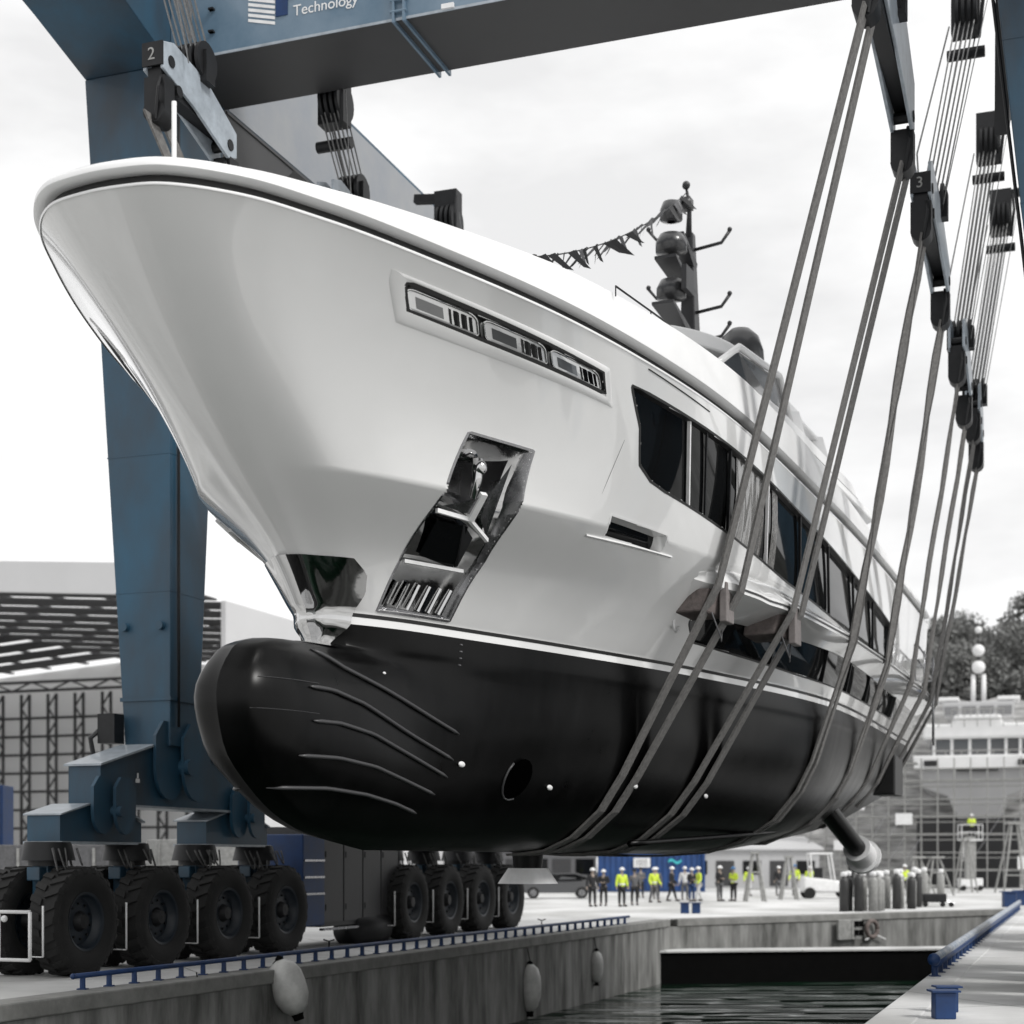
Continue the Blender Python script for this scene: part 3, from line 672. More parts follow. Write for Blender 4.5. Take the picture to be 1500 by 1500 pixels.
for z,b1 in((15.5,-1),(15.1,1),(16.9,-1),(16.6,1),(14.4,1)):
    mb=MB();mb.tube([(23.2,0,z),(23.1,-b1*.8,z+.05),(23.1,-b1*1.0,z+.3)],.04,6);mb.sphere((23.1,-b1*1.0,z+.33),.06,8,6);mb.build('mast_arm',MAST,mast,smooth=True)
mb=MB();mb.tube([(23.1,0,16.9),(23.0,-.05,17.6),(22.9,0,18.0)],[.08,.05,.03],8);mb.box(22.8,23.1,-.12,.12,17.5,17.75);mb.sphere((22.9,0,18.05),.1,8,6);mb.build('masthead_lamp',MAST,mast,smooth=True)
mb=MB();mb.box(21.3,21.9,-.5,-.38,15.05,15.6);mb.build('radar_scanner',MAST,mast)
# handrails
mb=MB();hr=[P(s,float(np.interp(s,[6.5,8.7,10.7,20],[3.75,3.98,4.1,4.15])),zrail(s)+.13+hcap(s)+.08) for s in np.linspace(7.2,11.5,12)]
mb.tube(hr,.014,6)
for p in hr[::3]: mb.cyl((p[0],p[1],p[2]-.14),p,.01,n=6)
mb.build('handrail',BLKST,yacht,smooth=True)
mb=MB()
for z in(7.35,7.75): mb.tube([P(29,4.35,z),P(33.4,4.1,z-.1),P(33.6,3.8,z-.1),P(33.6,-3.8,z-.1)],.03,6)
for s in(29,30.5,32,33.4): mb.cyl(P(s,4.3 if s<33 else 4.1,5.4 if s>31 else 6.7),P(s,4.3 if s<33 else 4.1,7.75),.03,n=6)
mb.build('stern_rail',STEEL,yacht,smooth=True)
# foredeck flagstaff
mb=MB();mb.tube([(2.2,0,9.5),(2.2,0,11.2)],.03,8);mb.build('flagstaff',WPAINT,yacht,smooth=True)
# signal flags
mb=MB();fl=[]
A=Vector((8.0,-1.5,11.1));B=Vector((22.95,0,17.9))
line=[]
for i in range(61):
    f=i/60;p=A.lerp(B,f);p.z-=3.4*f*(1-f)*.55;line.append(p)
mb.tube(line,.012,4);fls=mb.build('signal_flag_line',BLKST,yacht)
rnd=random.Random(3)
for i in range(6,60,1):
    p=line[i];w=.12;h=.18+.14*rnd.random();a=rnd.uniform(-.5,.5)
    mb=MB();mb.add([(p.x,p.y,p.z),(p.x+w,p.y+a*.2,p.z+.08),(p.x+w*.9,p.y+a,p.z-h),(p.x+.05,p.y+a*.7,p.z-h*.9)],[(0,1,2,3)])
    mb.build('signal_flag',rnd.choice([CLGR,BLKST,CLGR,BLKST,BLKST]),fls,fix=False)
# ------------------------------------------------------------ the travel lift (local x = away along the dock, local -y = across to the right)
LA=R(20);lift=thing('travel_lift','huge blue gantry boat lift on rubber tyres straddling the dock','boat lift',(-7.74,30.0,0),math.pi/2-LA)
def LP(l,w,z): return (l,-w,z)
def hx(l0,l1,w0,w1,z0,z1,b=None):
    mb=MB();mb.box(l0,l1,-w1,-w0,z0,z1);return mb
def leg(lc,w_in_b,w_out_b,w_in_t,w_out_t,zt=18.3,flip=False):
    z0=4.45;s=[(lc-.55,lc+.55),(lc-.55,lc+(1.65 if not flip else 1.65))]
    mb=MB();mb.hexa([LP(s[0][0],w_out_b,z0),LP(s[0][1],w_out_b,z0),LP(s[0][1],w_in_b,z0),LP(s[0][0],w_in_b,z0),LP(s[1][0],w_out_t,zt),LP(s[1][1],w_out_t,zt),LP(s[1][1],w_in_t,zt),LP(s[1][0],w_in_t,zt)])
    o=mb.build('leg',BLUE,lift,bevel=.02)
    # joint flange and studs
    mb=MB();f=(5.42-z0)/(zt-z0);a=lerp(w_out_b,w_out_t,f);b=lerp(w_in_b,w_in_t,f);lo,hi=min(a,b)-.03,max(a,b)+.03;e=lerp(s[0][1],s[1][1],f)
    mb.box(s[0][0]-.035,e+.03,-hi,-lo,5.38,5.46);mb.build('joint_flange',BLUE,o)
    mb=MB();f=(6.9-z0)/(zt-z0);a=lerp(w_out_b,w_out_t,f);b=lerp(w_in_b,w_in_t,f)
    for w in(a+(.2 if b>a else -.2),b-(.2 if b>a else -.2)):
        mb=MB();mb.cyl(LP(s[0][0]-.12,w,6.9),LP(s[0][0]+.05,w,6.9),.09,.09,12);mb.build('stud',BLUE,o,smooth=True,angle=40)
    for zz in(7.6,10.4,13.2,16.0):
        f=(zz-z0)/(zt-z0);a9=lerp(w_out_b,w_out_t,f);b9=lerp(w_in_b,w_in_t,f);e=lerp(s[0][1],s[1][1],f);mb=MB();mb.box(s[0][0]-.006,e+.006,-max(a9,b9)-.006,-min(a9,b9)+.006,zz,zz+.025);mb.build('weld_seam',BLUE,o)
    mb=MB();pts=[LP(s[0][0]+.25+.0*q,lerp(w_in_b,w_in_t,q/6)+(.05 if w_in_b>w_out_b else -.05),lerp(z0+.4,zt-.3,q/6)) for q in range(7)];mb.tube(pts,.03,6);mb.build('conduit',BLKST,o,smooth=True)
    mb=MB();mb.box(s[0][0]-.5,s[0][0]-.15,-(a+.25),-(a-.15),4.5,5.1);mb.tube([LP(s[0][0]-.3,a-.1,4.9),LP(s[0][0]-.6,a-.25,4.6),LP(s[0][0]-.55,a-.2,4.2)],.05,6);mb.build('junction_box',BLKST,o)
    return o
NW=17.6
for lc in(3.9,19.0):
    leg(lc,-.37,-1.44,-.37,-2.41);leg(lc,NW-.53,NW+.53,NW-2.0,NW+.6)
# running gear : equaliser beam, two bogie beams, four turntables and eight tyres at each corner
def clevis(l,w,z0,z1,r,parent,name='clevis_plate'):
    mb=MB()
    for k,dl_ in((0,-.36*r),(1,.30*r)):
        pr=[]
        for a in range(9): q=R(180+a*22.5);pr.append((l+dl_+ .34*r*math.cos(q)*1.25+0,z0+r*.5+.5*r*math.sin(q)))
        pr+=[(l+dl_+.34*r*1.25,z1-.25*r),(l+dl_+.2*r,z1),(l+dl_-.2*r,z1),(l+dl_-.34*r*1.25,z1-.25*r)]
        ww=w+.04+k*0.14
        vs=[(a,-ww,b) for a,b in pr]+[(a,-ww-.07,b) for a,b in pr];n=len(pr)
        mb.add(vs,[(i,(i+1)%n,n+(i+1)%n,n+i) for i in range(n)]+[tuple(range(n)),tuple(range(n,2*n))[::-1]])
    mb.cyl((l,-w-.02,z0+r*.55),(l,-w-.34,z0+r*.55),.13*r,.13*r,14)
    return mb.build(name,BLUE,parent,smooth=True,angle=35)
def prismw(pr,w0,w1):
    mb=MB();n=len(pr);mb.add([(a,-w0,b) for a,b in pr]+[(a,-w1,b) for a,b in pr],[(i,(i+1)%n,n+(i+1)%n,n+i) for i in range(n)]+[tuple(range(n)),tuple(range(n,2*n))[::-1]]);return mb
def tyre_mesh():
    mb=MB();ro,w=1.015,.31
    prof=[(.52,-w*.80),(.60,-w*.98),(.78,-w*1.06),(.92,-w*1.0),(.975,-w*.86),(.975,w*.86),(.92,w*1.0),(.78,w*1.06),(.60,w*.98),(.52,w*.80)]
    mb.lathe(prof,(0,0,0),'y',56)
    n=22
    for k in range(n):
        for sg in(1,-1):
            a=2*math.pi*(k+(.5 if sg>0 else 0))/n
            pts=[];
            for (y,da,r) in((sg*.02,.10,1.022),(sg*w*.88,.0,1.012),(sg*w*1.03,-.0,.90)):
                for e in(-.062,.062): pts.append((r*math.cos(a+da+e),y,r*math.sin(a+da+e)))
            ins=[(x*.94,y*.96,z*.94) for x,y,z in pts]
            mb.add(pts+ins,[(0,1,3,2),(2,3,5,4),(0,2,8,6),(1,7,9,3),(2,4,10,8),(3,9,11,5),(0,6,7,1),(4,5,11,10)])
    return mb
def make_wheel():
    t=tyre_mesh();ty=t.build('wheel',RUBBER,lift,smooth=True,angle=35)
    mb=MB();mb.lathe([(.10,-.12),(.42,-.10),(.48,-.17),(.50,-.255),(.545,-.275),(.545,-.2)],(0,0,0),'y',36);mb.lathe([(.10,.12),(.42,.10),(.48,.17),(.50,.255),(.545,.275),(.545,.2)],(0,0,0),'y',36);mb.build('rim',RIMM,ty,smooth=True,angle=30)
    mb=MB();mb.lathe([(.01,-.24),(.13,-.235),(.16,-.19),(.2,-.10),(.26,-.09)],(0,0,0),'y',24)
    for k in range(10): a=k*math.pi/5;mb.cyl((.33*math.cos(a),-.14,.33*math.sin(a)),(.33*math.cos(a),-.08,.33*math.sin(a)),.025,.025,6)
    mb.build('hub',BLKST,ty,smooth=True,angle=40)
    return ty
wheel0=make_wheel();used=[False];rw=random.Random(4)
def put_wheel(l,w):
    o=wheel0 if not used[0] else copy_tree(wheel0,lift);used[0]=True
    o.location=LP(l,w,1.0);o.rotation_euler=(0,rw.uniform(0,6.28),rw.uniform(-.02,.02))
def corner(lc,wc,front=True,wheels=True):
    pr=[(lc-2.75,3.22),(lc-2.75,3.93),(lc-.9,4.42),(lc+.9,4.42),(lc+2.75,3.93),(lc+2.75,3.22)]
    eq=prismw(pr,wc-.36,wc+.36).build('equaliser_beam',BLUE,lift)
    mb=prismw([(lc-2.82,3.93),(lc-2.82,3.97),(lc-.9,4.47),(lc+.9,4.47),(lc+2.82,3.97),(lc+2.82,3.93),(lc+.9,4.425),(lc-.9,4.425)],wc-.42,wc+.42);mb.box(lc-2.8,lc+2.8,-(wc+.42),-(wc-.42),3.17,3.215);mb.build('flange',PLATE,eq)
    clevis(lc,wc+.36,3.35,4.95,1.25,eq)
    mb=MB();mb.box(lc-1.55,lc-1.42,-(wc+.375),-(wc+.362),3.66,3.74);mb.box(lc-1.5,lc-1.46,-(wc+.375),-(wc+.362),3.75,3.85);mb.build('painted_mark',WPAINT,eq)
    for d in(-2.6,2.6):
        l=lc+d;pr=[(l-1.35,2.48),(l-1.35,2.95),(l-.5,3.16),(l+.5,3.16),(l+1.35,2.86),(l+1.35,2.48)]
        bb=prismw(pr,wc-.42,wc+.30).build('bogie_beam',BLUE,lift)
        mb=prismw([(l-1.4,2.955),(l-1.4,2.985),(l-.5,3.2),(l+.5,3.2),(l+1.4,2.9),(l+1.4,2.865),(l+.5,3.165),(l-.5,3.165)],wc-.48,wc+.36);mb.box(l-1.4,l+1.4,-(wc+.38),-(wc-.48),2.43,2.475);mb.build('flange',PLATE,bb)
        clevis(l+.1,wc+.36,2.62,3.72,.8,bb)
        for e in(-1.3,1.3):
            mb=MB();mb.cyl((l+e,-wc,2.12),(l+e,-wc,2.46),.50,.42,24);mb.cyl((l+e,-wc,2.02),(l+e,-wc,2.12),.36,.36,20);tt=mb.build('turntable',BLKST,lift,smooth=True,angle=35)
            mb=MB();mb.box(l+e-.24,l+e+.24,-(wc+.17),-(wc-.17),.75,2.05);mb.cyl((l+e,-(wc+.62),1.0),(l+e,-(wc-.62),1.0),.12,.12,12);mb.box(l+e-.45,l+e+.45,-(wc+.14),-(wc-.14),1.75,2.0);mb.build('axle_column',RAILB if False else BLUE,tt,bevel=.02)
            mb=MB();rr=random.Random(int((l+e)*10+wc*7))
            for k in range(5):
                x=l+e+rr.uniform(-.4,.4);y=-wc-rr.uniform(.1,.55)
                x2=x+rr.uniform(-.45,.45);dz_=rr.uniform(.25,.5);mb.tube([(lerp(x,x2,q/8),y-.12*math.sin(q*.39),2.35-dz_*math.sin(q*.39)) for q in range(9)],.018,5)
            mb.box(l+e-.12,l+e+.12,-(wc+.5),-(wc+.34),1.86,1.98);mb.build('hose',mat('hose grey',(.09,.09,.09),.5,.3),tt,smooth=True)
            if wheels: put_wheel(l+e,wc+.57);put_wheel(l+e,wc-.57)
            # white tube bumper in front of each tyre
            if wc<5:
                mb=MB();x=l+e-1.32;y0=-(wc+.85);
                mb.tube([(x,y0,.42),(x,y0,1.32)],.02,6);mb.tube([(x,y0,.42),(x+.02,y0+.3,.42)],.012,5);mb.build('tyre_guard',WPAINT,tt,smooth=True)
corner(3.9,-.9);corner(19.0,-.9);corner(3.9,NW);corner(19.0,NW)
# end guard frame in front of the near tyres
mb=MB();x=-1.62
for z in(.38,1.22): mb.tube([LP(x,-.1,z),LP(x,-1.9,z)],.035,6)
for w in(-.1,-.75,-1.9): mb.tube([LP(x,w,.38),LP(x,w,1.22)],.035,6)
for w in(-.85,-.6): mb.sphere(LP(x-.05,w,1.1+.16*(w<-.7)),.06,8,6)
mb.build('end_guard',WPAINT,lift,smooth=True)
# longitudinal girders
for wi,wo in((-.37,-2.41),(NW-2.0,NW+.6)):
    a,b=min(wi,wo),max(wi,wo)
    mb=prismw([(-6.2,19.9),(-6.2,20.7),(27,20.7),(27,18.31),(3.36,18.31),(1.65,18.82),(-2,19.75)],a,b);g=mb.build('longitudinal_girder',BLUE,lift,bevel=.02)
    mb=prismw([(5.7,18.36),(5.7,20.6),(18,20.6),(18,18.36)],b if wi>wo else a,(b+.012) if wi>wo else (a-.012));mb.build('side_plate',PANELG,g)
    # knee braces
    wb=wi
    for lc,sg in((5.6,1),(18.9,-1)):
        mb=prismw([(lc-.05*sg,18.33),(lc+3.2*sg,18.33),(lc-.35*sg,15.2)],wb-.25 if wi>wo else wb,wb if wi>wo else wb+.25);mb.build('knee_brace',SHADEGREY,g)
    mb=prismw([(5.6,18.25),(27,18.25),(27,18.31),(5.6,18.31)],a-.03,b+.03);mb.build('bottom_flange',SHADEGREY,g)
# cross beam at the near legs
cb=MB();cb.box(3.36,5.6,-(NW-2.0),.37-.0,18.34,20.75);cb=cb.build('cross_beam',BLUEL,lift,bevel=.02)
mb=MB();mb.box(3.40,5.56,-(NW-2.02),.37-.02,18.31,18.338);mb.build('beam_soffit',SHADEGREY,cb)  # dark sheet colours the beam's underside as if in shade
mb=MB()
for w in(4.58,4.80): mb.box(3.28,5.66,-(w+.05),-w,18.24,20.8)
for z in np.arange(18.45,20.7,.22): mb.cyl(LP(3.3,4.54,z),LP(3.3,4.88,z),.028,.028,8)
mb.build('bolted_joint',BLUEL,cb)
mb=MB();mb.box(3.35,3.37,-(NW-2.0),.37,18.30,18.35);mb.build('edge_plate',PLATE,cb)
mb=MB()
for w in(.55,.56):
    for z in(18.75,19.2): mb.box(3.27,3.37,-(w+.1),-w,z,z+.04)
mb.build('bracket',BLKST,cb)
# maker's sign on the beam : slanted white bars and lettering
mb=MB()
for k in range(6):
    z=18.68+.105*k;a=LP(3.352,1.42,z+.16);b=LP(3.352,2.02,z)
    mb.add([a,b,(b[0],b[1],b[2]+.062),(a[0],a[1],a[2]+.062)],[(0,1,2,3)])
mb.build('sign_bars',WPAINT,cb,fix=False)
mb=MB();mb.box(3.34,3.358,-2.30,-2.04,18.83,19.2);mb.build('sign_block',RAILB,cb)  # dark blue block between the white bars and the lettering
Mx=Matrix(((0,0,-1,3.352),(-1,0,0,-2.42),(0,1,0,18.78),(0,0,0,1)))
text('sign_lettering','Technology',.30,Mx,WPAINT,cb,.004)
mb=MB();mb.tube([LP(3.352,2.45-.22*math.cos(a),19.40-.22*math.sin(a)) for a in np.linspace(.3,2.84,12)],.035,6);mb.build('sign_letter',WPAINT,cb)
mb=MB()
for w in(5.6,9.0): mb.box(3.30,3.352,-(w+.25),-w,18.33,18.42)
mb.build('white_tab',WPAINT,cb)
# far cross beam, high over the far legs on the right hand side only shows from aside
# power pack between the corners
pk=MB();pk.box(9.15,10.3,.35,2.1,.55,2.75);pk=pk.build('power_pack',RAILB,lift,bevel=.03)
mb=MB()
for z in(1.3,1.7,2.1): mb.box(9.2,10.25,.32,.352,z,z+.05)
mb.build('vent_strip',STEEL,pk)
mb=MB();mb.box(10.32,14.9,.45,2.1,.5,2.95);cab=mb.build('control_cabinet',mat('cabinet dark grey',(.035,.035,.036),.5,var=.3,vscale=2,stretch=(1,1,.2)),lift,bevel=.02)
for i in range(4):
    mb=MB();x=10.4+i*1.12;mb.box(x,x+1.05,.42,.45,.62,2.85);mb.box(x+.08,x+.12,.40,.42,2.2,2.35);mb.box(x+.08,x+.12,.40,.42,.9,1.05);mb.build('door',mat('cabinet door grey',(.05,.05,.052),.5,var=.3,vscale=2,stretch=(1,1,.2)),cab)
mb=MB();mb.box(10.2,15,.35,.45,.42,.48);mb.build('step_rail',STEEL,cab)
mb=MB();mb.lathe([(.01,-1.7),(.42,-1.6),(.45,-.2),(.45,.2)],(13.9,.7,.35),'x',20);mb.build('fuel_tank',BLKST,lift,smooth=True)
# walkway rail outboard
# ---------------------------------------------------------- hoist blocks, wires and slings
def world(l,w,z):
    ca,sa=math.cos(LA),math.sin(LA);return Vector((-7.74+l*sa+w*ca,30+l*ca-w*sa,z))
def sheaves(mb,c,r,n,along):
    c=Vector(c);a=Vector(along)
    for i in range(n):
        o=a*((i-(n-1)/2)*.13);mb.cyl(c+o-a*.04,c+o+a*.04,r,r,20)
AL=Vector((math.sin(LA),math.cos(LA),0));AW=Vector((math.cos(LA),-math.sin(LA),0))
def hoist(l0,l1,w,z,uw,ul,uz,lab,side,hk=1.0,num=None):
    # spreader beam hanging from upper sheaves by falls of wire
    ctr=(l0+l1)/2;lo=world(ctr,w,z);root=thing('hoist_block',lab,'hoist block',lo,math.pi/2-LA,'hoist blocks hanging from the lift girders')
    L=(l1-l0)/2;mb=MB()
    for sg in(-1,1):
        pr=[(-L,.55),(-L,1.0*hk),(-L+.35,1.12*hk),(.2,.95*hk),(L,.45*hk),(L,.0),(L-.3,-.1),(-.2,.30)]
        y0=sg*.17;n=len(pr);mb.add([(a,y0-.03,b) for a,b in pr]+[(a,y0+.03,b) for a,b in pr],[(i,(i+1)%n,n+(i+1)%n,n+i) for i in range(n)]+[tuple(range(n)),tuple(range(n,2*n))[::-1]])
    mb.build('side_plate',PLATE,root,bevel=.015)
    mb=MB();mb.box(-L+.05,L-.2,-.13,.13,.25,.6);
    for x,zz in((-L+.25,.75),(-L+.5,.35),(L-.25,.15)): mb.cyl((x,-.22,zz),(x,.22,zz),.10,.10,12)
    mb.build('web',BLKST,root)
    mb=MB()
    for i in range(4): mb.cyl((.1,-.24+.13*i-.02,1.25),(.1,-.24+.13*i+.05,1.25),.34,.34,22)
    mb.box(-.05,.25,-.33,.33,.85,1.4);mb.build('sheave',BLKST,root,smooth=True,angle=40)
    for x,zz in((-L+.2,.2),(L-.1,-.3)):
        mb=MB();mb.box(x-.16,x+.16,-.2,.2,zz-.35,zz+.25);mb.cyl((x-.2,0,zz-.35),(x+.2,0,zz-.35),.2,.2,14)
        mb.tube([(x-.1,-.1,zz+.3),(x-.28,-.15,zz),(x-.2,-.05,zz-.5)],.03,5);mb.tube([(x+.1,.1,zz+.3),(x+.25,.15,zz-.1),(x+.1,.05,zz-.55)],.03,5)
        mb.build('sling_hook',BLKST,root,smooth=True,angle=40)
    up=world(ul,uw,uz)-lo;M=Matrix.Rotation(-(math.pi/2-LA),3,'Z');up=M@up
    mb=MB()
    for i in range(4): mb.cyl((up.x,up.y-.24+.13*i-.02,up.z),(up.x,up.y-.24+.13*i+.05,up.z),.42,.42,22)
    mb.box(up.x-.2,up.x+.2,up.y-.30,up.y+.30,up.z-.5,up.z+.75);mb.cyl((up.x,up.y-.4,up.z-.9),(up.x,up.y+.4,up.z-.9),.12,.12,10)
    mb.beam((up.x,up.y,up.z+.6),(up.x,up.y+(.9 if side<0 else -.9),up.z+.7),.2,.2);mb.tube([(up.x-.3,up.y-.35,up.z+.5),(up.x-.5,up.y-.4,up.z),(up.x-.3,up.y-.3,up.z-.7)],.04,6);mb.build('upper_sheave',BLKST,root,smooth=True,angle=35)
    mb=MB()
    for i in range(5):
        for e in(-.30,.30):
            mb.cyl((.1+e*.8,-.2+.09*i,1.3),(up.x+e*.9+.03*(i%3),up.y-.2+.10*i,up.z-.3),.018,.018,5)
    mb.cyl((-.6,-.3,.9),(up.x-.5,up.y-.5,up.z),.012,.012,5);mb.tube([(.4,.25,1.0),(.55,.35,lerp(1,up.z,.3)),(up.x+.5,up.y+.4,up.z)],.02,5)
    mb.build('wire_falls',CABLE,root)
    if num:
        mb=MB();mb.box(-L-.03,-L+.01,-.2,.2,.6,1.0);np_=mb.build('number_plate',BLKST,root);text('numeral',num,.30,Matrix(((0,0,-1,-L-.035),(-1,0,0,.09),(0,1,0,.70),(0,0,0,1))),CYLG,np_,.003)
    return root,[world(l0+.2,w,z-.2),world(l1-.1,w,z-.7)]
ANC={}
SB=[(-.3,4.75,14.05,15.3,14.6,3.0,21.5,'grey hoist block with long plate, topmost at the top edge of the photo'),
    (7.6,11.8,14.05,14.7,14.6,11.6,20.7,'grey hoist block hanging second, beside the sky right of the upper straps'),
    (15.7,18.1,14.05,14.1,14.6,18.8,20.8,'small grey hoist block, third along the right hand row'),
    (20.8,22.2,14.05,13.9,14.6,24.0,20.8,'smallest hoist block, farthest along the right hand row')]
for i,(a,b,w,z,uw,ul,uz,lab) in enumerate(SB):
    r,an=hoist(a,b,w,z,uw,ul,uz,lab,1,1.9 if i==0 else 1.2,'3' if i==1 else None);ANC[('s',2*i)]=an[0];ANC[('s',2*i+1)]=an[1]
PB=[(-1.5,1.0,2.3,15.0,1.7,-1.6,20.9,'grey hoist block over the white bow, in front of the near leg'),
    (5.0,7.4,2.3,15.2,2.0,6.05,18.3,'hoist block under the cross beam behind the bow rail'),
    (12.0,14.0,2.3,15.2,1.9,12.7,18.2,'hoist block peeping above the white bulwark, near the grey girder end'),
    ]
for i,(a,b,w,z,uw,ul,uz,lab) in enumerate(PB):
    r,an=hoist(a,b,w,z,uw,ul,uz,lab,-1,1.0,'2' if i==0 else None);ANC[('p',2*i)]=an[0];ANC[('p',2*i+1)]=an[1]
# slings round the hull
ca,sa=math.cos(YTH),math.sin(YTH)
def toY(v):
    dx,dz=v.x+4.9133,v.y-17.6;return (dx*sa+dz*ca,dx*ca-dz*sa,v.z)
def section(s):
    pts=[]
    for z in LOWZ[::-1]:
        t=low_t(s,z)
        if t is not None: pts.append((t,z))
    for z in(5.6,5.9,6.2): pts.append((hull_t(s,z),z))
    if s>11.6: pts.append((max(tl(s),hull_t(s,zl(s)))+.01,zl(s)));pts.append((max(tl(s),hull_t(s,zl(s)))+.01,zl(s)+.12))
    for z in(7.6,8.2,8.8,zrail(s)): pts.append((hull_t(s,z),z))
    pts.append((hull_t(s,zrail(s))+.09,zrail(s)+.14));return pts
def wrap(s,anc):
    sec=section(s);zb=sec[0][1]-.01;KB=(0,zb);pts=sec+[KB,(anc[0],anc[1])]
    # hull walk : from the anchor down round the outside to the keel
    cur=(anc[0],anc[1]);path=[cur];pts=[p for p in pts if p!=cur]
    while cur!=KB and len(path)<40:
        best=None
        for p in pts:
            if p==cur or p[1]>=cur[1]-1e-6 and p[0]>=cur[0]: continue
            if p[1]>cur[1]: continue
            ang=math.atan2(p[0]-cur[0],cur[1]-p[1])
            if best is None or ang>best[0]+1e-9: best=(ang,p)
        if best is None: break
        cur=best[1];path.append(cur)
    if path[-1]!=KB: path.append(KB)
    return path
SL=[12.6,15.2,20.0,23.8,27.2,29.3,31.2,32.4]
names=['two parallel grey webbing straps nearest the bow','pair of grey webbing straps crossing the second hull pad','pair of slings reaching down by the dark saloon windows','fourth pair of slings counted from the bow','fifth pair of slings counted from the bow','sixth pair of slings, beside the stern quarter','seventh pair of slings, next to the last','last pair of slings by the stern rail']
for i,s in enumerate(SL):
    root=thing('lifting_sling',names[i],'sling',(-4.9133,17.6,0),math.pi/2-YTH,'slings carrying the yacht')
    a=toY(ANC[('s',i)])
    pa=ANC.get(('p',max(0,i-2) if i>1 else 0)) if i<8 else None
    if i in(0,1): pb=ANC[('p',i)]
    elif i in(2,3): pb=ANC[('p',i)]
    elif i in(4,5): pb=ANC[('p',i)]
    else: pb=None
    b=toY(pb) if pb is not None else (s,-(6.6),15.0)
    for off in((-.25,.25) if i<2 else (-.17,.17) if i<4 else (-.12,.12)):
        for side in(1,-1):
            an=a if side>0 else (b[0],-b[1],b[2])
            an=(an[0],max(an[1],4.7),an[2])
            sx=s if (side>0 or i>1) else s+3.2
            p=wrap(min(sx+off,33.3),(an[1],an[2]));Q=[]
            for j,(t,z) in enumerate(p):
                if j==0: Q.append((an[0]+off,t,z))
                elif j==1 and math.dist(p[0],p[1])>1:
                    Q.append((sx+off,t,z))
                else: Q.append((sx+off,t,z))
            w=.15 if i<2 else .10 if i<4 else .07;rr=[];n=len(Q)
            for j,(ss,t,z) in enumerate(Q):
                q0=Q[max(0,j-1)];q1=Q[min(n-1,j+1)];dt,dz=q1[1]-q0[1],q1[2]-q0[2];L=math.hypot(dt,dz) or 1;nt_,nz_=-dz/L,dt/L
                if nt_<0 and abs(nt_)>.02: nt_,nz_=-nt_,-nz_
                if abs(nt_)<=.02: nt_,nz_=0,-1
                t1,z1=t+nt_*.02,z+nz_*.02;t3,z3=t+nt_*.06,z+nz_*.06
                rr.append([(ss-w,-side*t1,z1),(ss+w,-side*t1,z1),(ss+w,-side*t3,z3),(ss-w,-side*t3,z3)])
            # subdivide long free run for a gentle twist
            out=[]
            for j in range(len(rr)-1):
                L=math.dist(rr[j][0],rr[j+1][0]);k=max(1,int(L/.7))
                for m_ in range(k):
                    f=m_/k;out.append([tuple(lerp(x,y,f) for x,y in zip(pa_,pb_)) for pa_,pb_ in zip(rr[j],rr[j+1])])
            out.append(rr[-1])
            if i>1:
                for j,r in enumerate(out[:12]):
                    ang=math.sin(j*.9+i*1.7+off*9)*.5 if 0<j else 0;c=Vector([sum(p[k] for p in r)/4 for k in range(3)]);Mz=Matrix.Rotation(ang,3,'Z');out[j]=[tuple(c+Mz@(Vector(p)-c)) for p in r]
            mb=MB();mb.grid(out,True);mb.build('strap',CLOTHG,root)
# timber pads where the first slings bear on the ledge
for s,lab in((12.55,'brown grey pad under the hull ledge behind the first straps'),(15.15,'brown grey pad under the hull ledge behind the second straps')):
    root=thing('hull_pad',lab,'pad',(-4.9133,17.6,0),math.pi/2-YTH,'pads protecting the hull ledge')
    t=tl(s);ti=hull_t(s,6.2);mb=MB();z=zl(s)-.01
    mb.hexa([(s-.32,-(t-.30),z-.40),(s+.36,-(t-.08),z-.46),(s+.36,-ti+.0,z-.46),(s-.32,-(ti-.05),z-.40),(s-.32,-(t-.18),z-.02),(s+.36,-(t-.02),z-.02),(s+.36,-ti,z-.02),(s-.32,-ti,z-.02)])
    mb.build('padding',mat('pad canvas',(.13,.11,.105),.9,var=.3,vscale=9,bump=.4,bscale=20),root,bevel=.03)
    mb=MB();mb.tube([(s-.1,-(t-.2),z-.4),(s+.1,-(t-.1),z-.8),(s+.3,-(t-.15),z-.85),(s+.38,-(t-.15),z-.5)],.014,5);mb.build('lashing',CLGR,root,smooth=True)
    mb=MB();mb.box(s+.0,s+.46,-(t+.035),-(t-.1),z-.55,z+.12);mb.build('strap_sleeve',mat('sleeve grey',(.2,.18,.175),.8,0,.1,var=.2,vscale=10),root,bevel=.02)
# ------------------------------------------------------------ quay furniture
def along(p0,p1,n): return [tuple(lerp(a,b,i/(n-1)) for a,b in zip(p0,p1)) for i in range(n)]
a=(-7.10,26.5,.24);b=(3.95,55.4,.24)
root=thing('quay_railing','long low blue pipe rail on posts along the left quay edge','railing',(0,0,0))
mb=MB();mb.tube(along(a,b,12),.045,10);mb.sphere(a,.05,8,6);pipe=mb.build('rail_pipe',RAILB,root,smooth=True)
n=42
for i in range(n):
    f=(i+.35)/n;p=Vector(a).lerp(Vector(b),f);mb=MB();mb.cyl((p.x,p.y,.0),(p.x,p.y,.215),.05,.045,8);mb.box(p.x-.08,p.x+.08,p.y-.08,p.y+.08,.012,.03);mb.build('post',RAILB,root)
for f in(.29,.42,.72):
    p=Vector(a).lerp(Vector(b),f);mb=MB();mb.tube([(p.x,p.y,.26),(p.x,p.y,.40)],.018,6);mb.tube([(p.x-.12,p.y,.44),(p.x,p.y,.40),(p.x+.12,p.y,.44)],.018,6);mb.build('cleat_horn',BLKST,root)
root=thing('quay_railing','short thick blue and white pipe rail on the right hand quay','railing',(0,0,0))
a=(7.62,29.6,.33);b=(22.3,72.0,.33)
